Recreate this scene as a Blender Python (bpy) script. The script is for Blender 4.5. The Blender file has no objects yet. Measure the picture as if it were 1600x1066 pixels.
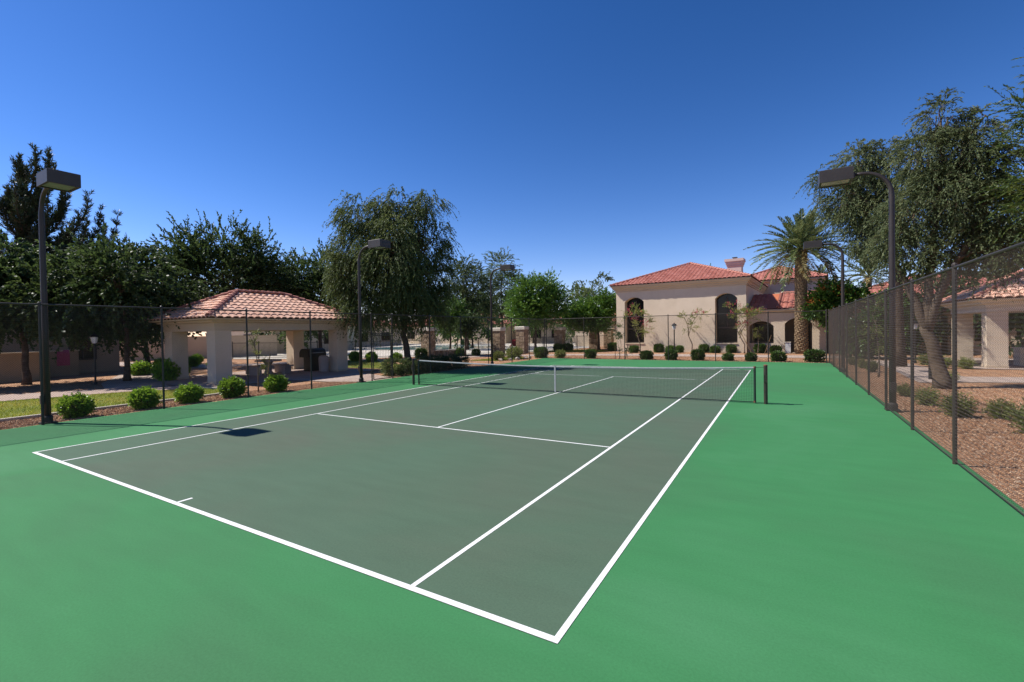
import bpy, math, random
import numpy as np
from mathutils import Vector, Matrix

rng = np.random.default_rng(11)
random.seed(11)
R = math.radians
SC = bpy.context.scene
COL = SC.collection

# ------------------------------------------------------------------ camera
cd = bpy.data.cameras.new('camera')
cam = bpy.data.objects.new('camera', cd)
COL.objects.link(cam)
cd.sensor_width = 36.0
cd.lens = 36.0 * 729.54 / 1600.0
cd.shift_x = (800 - 779.93) / 1600.0
cd.shift_y = (528.05 - 533.0) / 1600.0
cd.clip_start = 0.1
cd.clip_end = 3000.0
cam.matrix_world = (Matrix.Translation((6.8418, -14.7931, 2.1833)) @ Matrix.Rotation(0.5473, 4, 'Z')
                    @ Matrix.Rotation(math.pi / 2 - 0.0144, 4, 'X') @ Matrix.Rotation(-0.0167, 4, 'Z'))
SC.camera = cam

# ------------------------------------------------------------------ light
SUN_EL = R(50.5)
SUN_AZ = R(201.0)             # direction towards the sun, measured from +x
w = bpy.data.worlds.new('World')
SC.world = w
w.use_nodes = True
nt = w.node_tree
nt.nodes.clear()
sky = nt.nodes.new('ShaderNodeTexSky')
sky.sky_type = 'NISHITA'
sky.sun_disc = False
sky.sun_elevation = SUN_EL
sky.sun_rotation = R(90) - SUN_AZ
sky.altitude = 400
sky.air_density = 0.87
sky.dust_density = 0.12
sky.ozone_density = 3.0
gam = nt.nodes.new('ShaderNodeGamma')
gam.inputs[1].default_value = 1.3
hsv = nt.nodes.new('ShaderNodeHueSaturation')
hsv.inputs['Saturation'].default_value = 1.18
bg = nt.nodes.new('ShaderNodeBackground')
bg.inputs[1].default_value = 0.071
wo = nt.nodes.new('ShaderNodeOutputWorld')
nt.links.new(sky.outputs[0], gam.inputs[0])
nt.links.new(gam.outputs[0], hsv.inputs['Color'])
tnt = nt.nodes.new('ShaderNodeMix')            # white balance of the photograph
tnt.data_type = 'RGBA'; tnt.blend_type = 'MULTIPLY'
tnt.inputs[0].default_value = 1.0; tnt.inputs[7].default_value = (1.14, 0.825, 0.87, 1)
nt.links.new(hsv.outputs[0], tnt.inputs[6]); nt.links.new(tnt.outputs[2], bg.inputs[0])
nt.links.new(bg.outputs[0], wo.inputs[0])

sl = bpy.data.lights.new('sun', 'SUN')
sl.energy = 4.8
sl.angle = R(0.55)
sl.color = (1.0, 0.955, 0.89)
so = bpy.data.objects.new('sun', sl)
COL.objects.link(so)
sdir = Vector((math.cos(SUN_EL) * math.cos(SUN_AZ), math.cos(SUN_EL) * math.sin(SUN_AZ), math.sin(SUN_EL)))
so.rotation_euler = sdir.to_track_quat('Z', 'Y').to_euler()

SC.view_settings.view_transform = 'Standard'
SC.view_settings.look = 'None'
SC.view_settings.exposure = 0.6
SC.view_settings.gamma = 1.0
SC.view_settings.use_curve_mapping = False
SC.cycles.max_bounces = 6
SC.cycles.diffuse_bounces = 4
SC.cycles.glossy_bounces = 3
SC.cycles.transmission_bounces = 4
SC.cycles.use_denoising = True
try:
    SC.cycles.denoiser = 'OPENIMAGEDENOISE'
    SC.cycles.denoising_input_passes = 'RGB_ALBEDO_NORMAL'
    SC.cycles.denoising_prefilter = 'ACCURATE'
except Exception:
    pass


# ------------------------------------------------------------------ geometry helpers
class G:
    """collects vertices and faces, with one float per face (tint)"""
    def __init__(s):
        s.v = []; s.f = []; s.n = 0; s.ng = []
    def quads(s, V, F, tint=0.5):
        V = np.asarray(V, float).reshape(-1, 3); F = np.asarray(F, int)
        t = np.broadcast_to(np.asarray(tint, float), (len(F),))
        s.v.append(V); s.f.append((F + s.n, t)); s.n += len(V)
    def ngon(s, pts, tint=0.5):
        V = np.asarray(pts, float)
        s.v.append(V); s.ng.append((list(range(s.n, s.n + len(V))), tint)); s.n += len(V)
    def box(s, x0, x1, y0, y1, z0, z1, tint=0.5, M=None):
        V = np.array([(x, y, z) for z in (z0, z1) for y in (y0, y1) for x in (x0, x1)], float)
        if M is not None:
            V = V @ np.array(M.to_3x3()).T + np.array(M.translation)
        s.quads(V, [(0, 2, 3, 1), (4, 5, 7, 6), (0, 1, 5, 4), (2, 6, 7, 3), (0, 4, 6, 2), (1, 3, 7, 5)], tint)
    def tube(s, P, r, n=6, tint=0.5, caps=True):
        P = np.asarray(P, float); m = len(P)
        r = np.broadcast_to(np.asarray(r, float), (m,))
        T = np.gradient(P, axis=0) if m > 2 else np.repeat((P[1] - P[0])[None], m, 0)
        T /= np.linalg.norm(T, axis=1)[:, None] + 1e-12
        ref = np.array((0, 0, 1.0)) if abs(T[0, 2]) < 0.9 else np.array((1.0, 0, 0))
        a = np.arange(n) / n * 2 * math.pi
        V = np.zeros((m, n, 3))
        u = np.cross(ref, T[0]); u /= np.linalg.norm(u)
        for i in range(m):
            u = u - T[i] * (u @ T[i]); u /= np.linalg.norm(u) + 1e-12
            b = np.cross(T[i], u)
            V[i] = P[i] + r[i] * (np.cos(a)[:, None] * u + np.sin(a)[:, None] * b)
        F = []
        for i in range(m - 1):
            for j in range(n):
                k = (j + 1) % n
                F.append((i * n + j, i * n + k, (i + 1) * n + k, (i + 1) * n + j))
        base = s.n
        s.quads(V.reshape(-1, 3), F, tint)
        if caps:
            s.ng.append(([base + j for j in range(n)][::-1], 0.5))
            s.ng.append(([base + (m - 1) * n + j for j in range(n)], 0.5))
    def segs(s, A, B, r, tint=0.5):
        """many straight wires, three-sided"""
        A = np.asarray(A, float); B = np.asarray(B, float); k = len(A)
        T = B - A; T /= np.linalg.norm(T, axis=1)[:, None]
        ref = np.where(np.abs(T[:, 2:3]) < 0.9, np.array([[0, 0, 1.0]]), np.array([[1.0, 0, 0]]))
        u = np.cross(ref, T); u /= np.linalg.norm(u, axis=1)[:, None]
        b = np.cross(T, u)
        V = np.zeros((k, 6, 3))
        for j in range(3):
            q = j * 2 * math.pi / 3
            o = r * (math.cos(q) * u + math.sin(q) * b)
            V[:, j] = A + o; V[:, 3 + j] = B + o
        F = np.array([(0, 1, 4, 3), (1, 2, 5, 4), (2, 0, 3, 5)])
        F = (F[None] + (np.arange(k) * 6)[:, None, None]).reshape(-1, 4)
        s.quads(V.reshape(-1, 3), F, tint)
    def loft(s, loops, tint=0.5, close=True):
        """loops: list of equally long closed point rings"""
        L = np.asarray(loops, float); m, n = L.shape[:2]
        F = [(i * n + j, i * n + (j + 1) % n, (i + 1) * n + (j + 1) % n, (i + 1) * n + j)
             for i in range(m - 1) for j in range(n if close else n - 1)]
        s.quads(L.reshape(-1, 3), F, tint)
    def mesh(s, name, smooth=False):
        me = bpy.data.meshes.new(name)
        V = np.concatenate(s.v) if s.v else np.zeros((0, 3))
        me.vertices.add(len(V)); me.vertices.foreach_set('co', V.astype(np.float32).ravel())
        li = []; tot = []; ti = []
        for F, t in s.f:
            li.append(F.ravel()); tot.append(np.full(len(F), F.shape[1])); ti.append(t)
        for f, t in s.ng:
            li.append(np.array(f)); tot.append(np.array([len(f)])); ti.append(np.array([t]))
        li = np.concatenate(li).astype(np.int32); tot = np.concatenate(tot).astype(np.int32)
        ti = np.concatenate(ti).astype(np.float32)
        me.loops.add(len(li)); me.loops.foreach_set('vertex_index', li)
        me.polygons.add(len(tot))
        st = np.concatenate([[0], np.cumsum(tot)[:-1]]).astype(np.int32)
        me.polygons.foreach_set('loop_start', st)
        me.update(calc_edges=True)
        at = me.attributes.new('tint', 'FLOAT', 'FACE'); at.data.foreach_set('value', ti)
        me.polygons.foreach_set('use_smooth', np.full(len(tot), bool(smooth)))
        me.validate()
        return me


def ob(name, g, m, parent=None, smooth=False, kind=None, label=None):
    me = g.mesh(name, smooth) if isinstance(g, G) else g
    if m is not None and len(me.materials) == 0:
        me.materials.append(m)
    o = bpy.data.objects.new(name, me)
    COL.objects.link(o)
    if parent is not None:
        o.parent = parent
        if parent.type == 'EMPTY':
            o.matrix_parent_inverse = Matrix.Translation(-Vector(parent.location)) if not parent.get('local') else Matrix()
    if kind: o['kind'] = kind
    if label: o['label'] = label
    return o


def tag(o, label, cat, group=None):
    o['label'] = label; o['category'] = cat
    if group: o['group'] = group
    return o


def thing(name, label, cat, loc=(0, 0, 0), group=None, local=False):
    """an Empty at the base; parts are given in world coordinates unless local"""
    o = bpy.data.objects.new(name, None)
    COL.objects.link(o); o.location = loc; o.empty_display_size = 0.2
    if local: o['local'] = 1
    return tag(o, label, cat, group)


def copy_tree(root, loc, label, rz=0.0, sc=1.0):
    r = root.copy(); COL.objects.link(r)
    r.location = loc; r.rotation_euler = (0, 0, rz); r.scale = (sc, sc, sc) if not isinstance(sc, tuple) else sc
    r['label'] = label
    for ch in root.children:
        c = ch.copy(); COL.objects.link(c); c.parent = r
        for gch in ch.children:
            d = gch.copy(); COL.objects.link(d); d.parent = c
    return r


def poly_g(pts, z):
    g = G(); g.ngon([(x, y, z) for x, y in pts]); return g


# ------------------------------------------------------------------ materials
def new_mat(name):
    m = bpy.data.materials.new(name); m.use_nodes = True
    nt = m.node_tree; b = nt.nodes['Principled BSDF']
    return m, nt, b


def N(nt, t, **k):
    n = nt.nodes.new(t)
    for a, v in k.items(): setattr(n, a, v)
    return n


def ramp(nt, stops):
    n = nt.nodes.new('ShaderNodeValToRGB')
    e = n.color_ramp.elements
    while len(e) < len(stops): e.new(0.5)
    for el, (p, c) in zip(e, stops):
        el.position = p; el.color = (*c, 1)
    return n


def noise(nt, scale, detail=4, rough=0.6, src='pos', dist=0.0):
    n = nt.nodes.new('ShaderNodeTexNoise')
    n.inputs['Scale'].default_value = scale; n.inputs['Detail'].default_value = detail
    n.inputs['Roughness'].default_value = rough; n.inputs['Distortion'].default_value = dist
    if src == 'pos':
        gpos = nt.nodes.new('ShaderNodeNewGeometry'); nt.links.new(gpos.outputs['Position'], n.inputs['Vector'])
    else:
        tc = nt.nodes.new('ShaderNodeTexCoord'); nt.links.new(tc.outputs['Object'], n.inputs['Vector'])
    return n


def mul(nt, a, b, fac=1.0, mode='MULTIPLY'):
    m = nt.nodes.new('ShaderNodeMix'); m.data_type = 'RGBA'; m.blend_type = mode
    m.inputs[0].default_value = fac
    nt.links.new(a, m.inputs[6]); nt.links.new(b, m.inputs[7])
    return m.outputs[2]


def surf(name, c1, c2, scale=3.0, rough=0.8, bump=0.2, bscale=60.0, spec=0.3, c3=None, fine=0.25, metal=0.0, src='pos', bdist=0.01):
    """two colours mixed by a broad noise, a fine grain over it, and a bump"""
    m, nt, b = new_mat(name)
    n1 = noise(nt, scale, 5, 0.6, src)
    rp = ramp(nt, [(0.32, c1), (0.68, c2)] if c3 is None else [(0.28, c1), (0.5, c2), (0.74, c3)])
    nt.links.new(n1.outputs[0], rp.inputs[0])
    n2 = noise(nt, bscale, 3, 0.7, src)
    r2 = ramp(nt, [(0.25, (1 - fine,) * 3), (0.75, (1 + fine * 0.4,) * 3)])
    nt.links.new(n2.outputs[0], r2.inputs[0])
    nt.links.new(mul(nt, rp.outputs[0], r2.outputs[0]), b.inputs['Base Color'])
    b.inputs['Roughness'].default_value = rough
    b.inputs['Specular IOR Level'].default_value = spec
    b.inputs['Metallic'].default_value = metal
    if bump:
        bp = nt.nodes.new('ShaderNodeBump'); bp.inputs['Strength'].default_value = bump; bp.inputs['Distance'].default_value = bdist
        nt.links.new(n2.outputs[0], bp.inputs['Height']); nt.links.new(bp.outputs[0], b.inputs['Normal'])
    return m


def leaf_mat(name, cols, rough=0.45, trans=0.35, spec=0.4, tcol=None):
    m, nt, b = new_mat(name)
    a = N(nt, 'ShaderNodeAttribute', attribute_name='tint')
    k = len(cols)
    rp = ramp(nt, [(i / (k - 1), c) for i, c in enumerate(cols)])
    nt.links.new(a.outputs['Fac'], rp.inputs[0])
    oi = nt.nodes.new('ShaderNodeObjectInfo')
    hv = nt.nodes.new('ShaderNodeHueSaturation')
    mr = nt.nodes.new('ShaderNodeMapRange'); mr.inputs[3].default_value = 0.8; mr.inputs[4].default_value = 1.2
    nt.links.new(oi.outputs['Random'], mr.inputs[0]); nt.links.new(mr.outputs[0], hv.inputs['Value'])
    nt.links.new(rp.outputs[0], hv.inputs['Color'])
    nt.links.new(hv.outputs[0], b.inputs['Base Color'])
    b.inputs['Roughness'].default_value = rough
    b.inputs['Specular IOR Level'].default_value = spec
    tr = nt.nodes.new('ShaderNodeBsdfTranslucent')
    h2 = nt.nodes.new('ShaderNodeHueSaturation'); h2.inputs['Value'].default_value = 1.5; h2.inputs['Hue'].default_value = 0.47
    nt.links.new(hv.outputs[0], h2.inputs['Color']); nt.links.new(h2.outputs[0], tr.inputs[0])
    mx = nt.nodes.new('ShaderNodeMixShader'); mx.inputs[0].default_value = trans
    nt.links.new(b.outputs[0], mx.inputs[1]); nt.links.new(tr.outputs[0], mx.inputs[2])
    nt.links.new(mx.outputs[0], nt.nodes['Material Output'].inputs[0])
    return m


def tile_mat(name, cols, use_obj):
    m, nt, b = new_mat(name)
    if use_obj:
        s = nt.nodes.new('ShaderNodeObjectInfo').outputs['Random']
    else:
        s = N(nt, 'ShaderNodeAttribute', attribute_name='tint').outputs['Fac']
    rp = ramp(nt, [(i / (len(cols) - 1), c) for i, c in enumerate(cols)])
    nt.links.new(s, rp.inputs[0])
    n2 = noise(nt, 9.0, 5, 0.7)
    r2 = ramp(nt, [(0.3, (0.8, 0.78, 0.76)), (0.7, (1.06, 1.06, 1.06))])
    nt.links.new(n2.outputs[0], r2.inputs[0])
    nt.links.new(mul(nt, rp.outputs[0], r2.outputs[0]), b.inputs['Base Color'])
    b.inputs['Roughness'].default_value = 0.85
    b.inputs['Specular IOR Level'].default_value = 0.2
    return m


def court_mat(name, c1, c2, c3):
    m, nt, b = new_mat(name)
    n1 = noise(nt, 0.22, 6, 0.55, dist=0.6)
    rp = ramp(nt, [(0.3, c1), (0.52, c2), (0.72, c3)])
    nt.links.new(n1.outputs[0], rp.inputs[0])
    # stretched wear streaks
    gp = nt.nodes.new('ShaderNodeNewGeometry'); mp = nt.nodes.new('ShaderNodeMapping')
    mp.inputs['Rotation'].default_value = (0, 0, -0.55); mp.inputs['Scale'].default_value = (0.45, 1.8, 1)
    n3 = nt.nodes.new('ShaderNodeTexNoise'); n3.inputs['Scale'].default_value = 2.4; n3.inputs['Detail'].default_value = 7
    nt.links.new(gp.outputs['Position'], mp.inputs['Vector']); nt.links.new(mp.outputs[0], n3.inputs['Vector'])
    r3 = ramp(nt, [(0.3, (0.955, 0.955, 0.955)), (0.7, (1.04, 1.04, 1.04))]); nt.links.new(n3.outputs[0], r3.inputs[0])
    n4 = noise(nt, 48, 6, 0.85)
    r4 = ramp(nt, [(0.28, (0.8, 0.8, 0.8)), (0.72, (1.14, 1.14, 1.14))]); nt.links.new(n4.outputs[0], r4.inputs[0])
    c = mul(nt, mul(nt, rp.outputs[0], r3.outputs[0]), r4.outputs[0])
    # small scuffs and dust specks
    n5 = noise(nt, 23.0, 3, 0.6)
    r5 = ramp(nt, [(0.2, (0.93, 0.93, 0.93)), (0.4, (1, 1, 1)), (0.66, (1, 1, 1)), (0.8, (1.12, 1.1, 1.1))]); nt.links.new(n5.outputs[0], r5.inputs[0])
    nt.links.new(mul(nt, c, r5.outputs[0]), b.inputs['Base Color'])
    b.inputs['Roughness'].default_value = 0.85
    b.inputs['Specular IOR Level'].default_value = 0.2
    bp = nt.nodes.new('ShaderNodeBump'); bp.inputs['Strength'].default_value = 0.25; bp.inputs['Distance'].default_value = 0.004
    nt.links.new(n4.outputs[0], bp.inputs['Height']); nt.links.new(bp.outputs[0], b.inputs['Normal'])
    return m


def gravel_mat(name):
    m, nt, b = new_mat(name)
    gp = nt.nodes.new('ShaderNodeNewGeometry')
    vo = nt.nodes.new('ShaderNodeTexVoronoi'); vo.inputs['Scale'].default_value = 34.0
    nt.links.new(gp.outputs['Position'], vo.inputs['Vector'])
    sx = nt.nodes.new('ShaderNodeSeparateColor'); nt.links.new(vo.outputs['Color'], sx.inputs[0])
    rp = ramp(nt, [(0.0, (0.19, 0.086, 0.045)), (0.35, (0.35, 0.175, 0.092)), (0.7, (0.44, 0.245, 0.138)), (1.0, (0.55, 0.4, 0.27))])
    nt.links.new(sx.outputs[0], rp.inputs[0])
    n1 = noise(nt, 0.7, 5, 0.65)
    r1 = ramp(nt, [(0.3, (0.8, 0.78, 0.76)), (0.7, (1.12, 1.1, 1.08))]); nt.links.new(n1.outputs[0], r1.inputs[0])
    nt.links.new(mul(nt, rp.outputs[0], r1.outputs[0]), b.inputs['Base Color'])
    b.inputs['Roughness'].default_value = 0.9; b.inputs['Specular IOR Level'].default_value = 0.15
    bp = nt.nodes.new('ShaderNodeBump'); bp.inputs['Strength'].default_value = 0.9; bp.inputs['Distance'].default_value = 0.02
    bp.invert = True
    nt.links.new(vo.outputs['Distance'], bp.inputs['Height']); nt.links.new(bp.outputs[0], b.inputs['Normal'])
    return m


def flat(name, c, rough=0.5, spec=0.4, metal=0.0):
    return surf(name, tuple(x * 0.9 for x in c), tuple(x * 1.1 for x in c), 5.0, rough, 0.05, 90.0, spec, fine=0.12, metal=metal)


M = {}
M['court_out'] = court_mat('court_green', (0.043, 0.142, 0.058), (0.038, 0.168, 0.06), (0.05, 0.182, 0.074))
M['court_in'] = court_mat('court_grey_green', (0.077, 0.1, 0.069), (0.066, 0.11, 0.07), (0.063, 0.118, 0.075))
M['line'] = surf('line_paint', (0.66, 0.66, 0.645), (0.78, 0.78, 0.765), 5, 0.7, 0.15, 70, fine=0.25)
M['gravel'] = gravel_mat('gravel')
M['concrete'] = surf('concrete', (0.36, 0.27, 0.22), (0.46, 0.36, 0.3), 0.8, 0.85, 0.15, 90)
M['conc_dark'] = surf('concrete_brown', (0.36, 0.26, 0.21), (0.43, 0.32, 0.26), 0.8, 0.85, 0.15, 90)
M['deck'] = surf('pool_deck', (0.55, 0.5, 0.42), (0.64, 0.58, 0.5), 0.6, 0.8, 0.1, 80)
M['curb'] = surf('curb', (0.42, 0.38, 0.31), (0.52, 0.47, 0.4), 3, 0.85, 0.2, 80)
M['soil_grass'] = surf('lawn_base', (0.13, 0.17, 0.025), (0.22, 0.22, 0.045), 1.3, 0.95, 0.3, 60)
M['stucco'] = surf('stucco', (0.63, 0.515, 0.38), (0.69, 0.57, 0.43), 0.9, 0.92, 0.08, 45, spec=0.1, fine=0.1)
M['stucco_shade'] = surf('stucco_in_shade', (0.34, 0.255, 0.17), (0.4, 0.3, 0.205), 0.9, 0.92, 0.08, 45, spec=0.1, fine=0.1)  # stucco darkened: tree shade on the left house and patio walls, as colour
M['stucco_dim'] = surf('stucco_dim', (0.58, 0.475, 0.36), (0.63, 0.52, 0.4), 0.9, 0.92, 0.08, 45, spec=0.1, fine=0.1)  # slightly darker stucco, the rear block's shade mixed into its colour
M['stucco_pink'] = surf('stucco_pink', (0.58, 0.44, 0.38), (0.64, 0.49, 0.42), 0.9, 0.92, 0.08, 45, spec=0.1, fine=0.1)
M['trim'] = surf('cornice', (0.58, 0.46, 0.325), (0.63, 0.505, 0.365), 1.2, 0.9, 0.2, 60, spec=0.15)
M['trim_white'] = surf('cornice_pale', (0.66, 0.58, 0.47), (0.72, 0.64, 0.53), 1.2, 0.9, 0.2, 60, spec=0.15)
M['underlay'] = flat('roof_underlay', (0.1, 0.045, 0.035), 0.9, 0.1)
M['orange'] = surf('orange_metal', (0.42, 0.13, 0.06), (0.47, 0.16, 0.075), 1, 0.7, 0.05, 40)
M['tile_pav'] = tile_mat('tile_pink', [(0.6, 0.35, 0.25), (0.66, 0.4, 0.29), (0.7, 0.45, 0.34), (0.63, 0.37, 0.27)], True)
M['tile_far'] = tile_mat('tile_red', [(0.4, 0.155, 0.118), (0.48, 0.195, 0.15), (0.54, 0.245, 0.195), (0.44, 0.175, 0.135)], False)
M['tile_cap'] = tile_mat('tile_cap', [(0.36, 0.15, 0.115), (0.47, 0.22, 0.17), (0.42, 0.18, 0.14)], True)
M['wire'] = flat('vinyl_wire', (0.03, 0.022, 0.016), 0.45, 0.4)
M['post'] = surf('bronze_paint', (0.028, 0.022, 0.018), (0.05, 0.038, 0.03), 2.5, 0.5, 0.06, 60, 0.4, fine=0.3)
M['pole'] = surf('bronze_pole', (0.03, 0.023, 0.02), (0.045, 0.035, 0.03), 2.0, 0.45, 0.05, 60, 0.4, fine=0.25)
M['head'] = surf('bronze_head', (0.035, 0.029, 0.026), (0.05, 0.042, 0.037), 3.0, 0.5, 0.05, 60, 0.4, fine=0.2)
M['lens'] = flat('lamp_lens', (0.35, 0.36, 0.33), 0.15, 0.6)
M['net'] = flat('net_cord', (0.02, 0.026, 0.024), 0.8, 0.2)
M['band'] = surf('net_tape', (0.34, 0.35, 0.34), (0.46, 0.47, 0.46), 9, 0.85, 0.2, 120, fine=0.2)
M['green_post'] = surf('net_post_paint', (0.022, 0.018, 0.012), (0.045, 0.034, 0.022), 5, 0.45, 0.05, 80, 0.5)
M['sleeve'] = flat('net_sleeve', (0.018, 0.03, 0.024), 0.7, 0.3)
M['rust'] = flat('rusty_cap', (0.16, 0.06, 0.04), 0.7, 0.3)
M['bark'] = surf('bark', (0.07, 0.048, 0.033), (0.15, 0.11, 0.08), 5, 0.95, 0.9, 26, spec=0.1, fine=0.5, bdist=0.03)
M['bark_pale'] = surf('bark_pale', (0.13, 0.1, 0.075), (0.26, 0.2, 0.15), 5, 0.95, 0.8, 26, spec=0.1, fine=0.45, bdist=0.03)
M['bark_mid'] = surf('bark_mid', (0.1, 0.07, 0.05), (0.19, 0.14, 0.1), 5, 0.95, 0.9, 26, spec=0.1, fine=0.5, bdist=0.03)
M['bark_palm'] = surf('palm_bark', (0.2, 0.14, 0.085), (0.38, 0.28, 0.17), 5, 0.95, 0.8, 18, spec=0.1, fine=0.5, bdist=0.03)
M['iron'] = flat('black_iron', (0.014, 0.013, 0.013), 0.5, 0.4)
M['glass'] = flat('dark_glass', (0.012, 0.012, 0.012), 0.12, 0.25)
M['frame'] = flat('bronze_frame', (0.06, 0.045, 0.035), 0.5, 0.4)
M['wood'] = surf('stake_wood', (0.2, 0.12, 0.06), (0.3, 0.19, 0.1), 6, 0.9, 0.3, 50)
M['white'] = flat('white_plastic', (0.7, 0.7, 0.68), 0.5, 0.4)
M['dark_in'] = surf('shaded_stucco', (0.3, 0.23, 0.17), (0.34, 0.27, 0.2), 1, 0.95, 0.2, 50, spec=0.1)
M['towel'] = surf('pink_towel', (0.42, 0.07, 0.13), (0.55, 0.16, 0.22), 14, 0.95, 0.4, 60)
M['black'] = flat('black_enamel', (0.012, 0.012, 0.012), 0.4, 0.5)
M['stone'] = tile_mat('ledge_stone', [(0.2, 0.14, 0.09), (0.4, 0.29, 0.19), (0.3, 0.21, 0.135), (0.5, 0.39, 0.27)], False)
M['rock'] = tile_mat('gravel_stone', [(0.19, 0.087, 0.046), (0.35, 0.178, 0.094), (0.43, 0.245, 0.138), (0.54, 0.39, 0.265)], False)
M['red'] = flat('red_fabric', (0.32, 0.03, 0.035), 0.9, 0.2)
M['hill'] = surf('brush_hill', (0.1, 0.09, 0.045), (0.17, 0.14, 0.075), 0.15, 0.95, 0.5, 2.0, spec=0.1, fine=0.5, bdist=0.5)
mw, ntw, bw = new_mat('pool_water')
bw.inputs['Base Color'].default_value = (0.05, 0.26, 0.27, 1); bw.inputs['Roughness'].default_value = 0.05
nw = noise(ntw, 3.0, 3); bpw = N(ntw, 'ShaderNodeBump'); bpw.inputs['Strength'].default_value = 0.15
ntw.links.new(nw.outputs[0], bpw.inputs['Height']); ntw.links.new(bpw.outputs[0], bw.inputs['Normal'])
M['water'] = mw
M['grass'] = leaf_mat('grass_blade', [(0.1, 0.16, 0.02), (0.2, 0.25, 0.03), (0.32, 0.3, 0.06)], 0.7, 0.5, 0.15)
M['lf_shrub'] = leaf_mat('leaf_shrub', [(0.07, 0.16, 0.012), (0.14, 0.3, 0.024), (0.23, 0.4, 0.04)], 0.4, 0.4, 0.4)
M['lf_box'] = leaf_mat('leaf_boxed', [(0.03, 0.07, 0.012), (0.06, 0.13, 0.018), (0.11, 0.2, 0.03)], 0.45, 0.3, 0.4)
M['lf_dark'] = leaf_mat('leaf_dark', [(0.022, 0.048, 0.016), (0.04, 0.08, 0.022), (0.075, 0.12, 0.035)], 0.5, 0.4, 0.3)
M['lf_pine'] = leaf_mat('pine_needle', [(0.022, 0.042, 0.02), (0.04, 0.07, 0.03), (0.085, 0.1, 0.045)], 0.5, 0.15, 0.3)
M['lf_willow'] = leaf_mat('leaf_willow', [(0.035, 0.06, 0.018), (0.065, 0.1, 0.03), (0.105, 0.135, 0.045)], 0.55, 0.35, 0.25)
M['lf_euc'] = leaf_mat('leaf_olive', [(0.045, 0.065, 0.028), (0.085, 0.11, 0.045), (0.15, 0.17, 0.08)], 0.6, 0.3, 0.2)
M['lf_acacia'] = leaf_mat('leaf_acacia', [(0.035, 0.065, 0.025), (0.07, 0.11, 0.04), (0.12, 0.16, 0.05)], 0.5, 0.35, 0.3)
M['lf_bright'] = leaf_mat('leaf_bright', [(0.03, 0.085, 0.012), (0.06, 0.15, 0.02), (0.12, 0.23, 0.035)], 0.4, 0.35, 0.45)
M['lf_mesq'] = leaf_mat('leaf_mesquite', [(0.025, 0.05, 0.012), (0.05, 0.085, 0.018), (0.11, 0.14, 0.026)], 0.45, 0.4, 0.35)
M['lf_palm'] = leaf_mat('palm_leaflet', [(0.06, 0.1, 0.035), (0.105, 0.155, 0.055), (0.2, 0.23, 0.09)], 0.4, 0.2, 0.45)
M['lf_dry'] = leaf_mat('leaf_dry', [(0.16, 0.14, 0.05), (0.26, 0.21, 0.08), (0.34, 0.28, 0.11)], 0.6, 0.2, 0.3)
M['lf_sage'] = leaf_mat('leaf_sage', [(0.09, 0.125, 0.032), (0.165, 0.205, 0.05), (0.27, 0.29, 0.09)], 0.55, 0.3, 0.25)
M['flower_red'] = leaf_mat('petal_red', [(0.3, 0.04, 0.05), (0.42, 0.08, 0.09), (0.48, 0.17, 0.14)], 0.6, 0.3, 0.2)
M['flower_orange'] = leaf_mat('petal_orange', [(0.5, 0.12, 0.03), (0.6, 0.22, 0.04), (0.6, 0.32, 0.06)], 0.6, 0.3, 0.2)

# ------------------------------------------------------------------ ground and court
def sheet(name, pts, z, m, kind='structure', thick=0.0):
    g = G()
    g.ngon([(x, y, z) for x, y in pts])
    if thick:
        n = len(pts)
        g.loft([[(x, y, z - thick) for x, y in pts], [(x, y, z) for x, y in pts]])
    return ob(name, g, m, None, kind=kind)


def rect(x0, x1, y0, y1): return [(x0, y0), (x1, y0), (x1, y1), (x0, y1)]


sheet('ground', rect(-700, 700, -300, 1200), -0.03, M['gravel'])
court = sheet('court_surface', rect(-9.3, 9.23, -26, 18.4), 0.0, M['court_out'], thick=0.09)
sheet_in = ob('playing_area', poly_g([(-5.5, -11.86), (5.48, -11.86), (5.43, 11.93), (-5.45, 11.93)], 0.002), M['court_in'], court)


def line(a, b, wd, z=0.0045):
    a = Vector((*a, 0)); b = Vector((*b, 0)); d = (b - a).normalized(); s = Vector((-d.y, d.x, 0)) * wd / 2
    g = G(); g.ngon([(p.x, p.y, z) for p in (a - s, b - s, b + s, a + s)])
    return ob('court_line', g, M['line'], court)


BL0, BR0, BL1, BR1 = (-5.50, -11.855), (5.485, -11.855), (-5.45, 11.93), (5.425, 11.93)
W0 = .062
line((BL0[0], BL0[1] + W0 / 2), (BR0[0], BR0[1] + W0 / 2), W0)
line((BL1[0], BL1[1] - W0 / 2), (BR1[0], BR1[1] - W0 / 2), W0)
line((BL0[0] + .024, BL0[1] + W0 + .002), (BL1[0] + .024, BL1[1] - W0 - .002), 0.048)
line((BR0[0] - .025, BR0[1] + W0 + .002), (BR1[0] - .025, BR1[1] - W0 - .002), 0.05)
line((-4.12, BL0[1] + W0 + .002), (-4.08, BL1[1] - W0 - .002), 0.046)
line((4.10, BL0[1] + W0 + .002), (4.125, BL1[1] - W0 - .002), 0.05)
line((-4.055, -6.5), (4.08, -6.40), 0.046)
line((-4.06, 6.2), (4.085, 6.32), 0.046)
line((0.06, -6.42), (0.15, 6.23), 0.046)
line((0.02, BL0[1] + W0 + .002), (0.02, BL0[1] + .24), 0.046)

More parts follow.
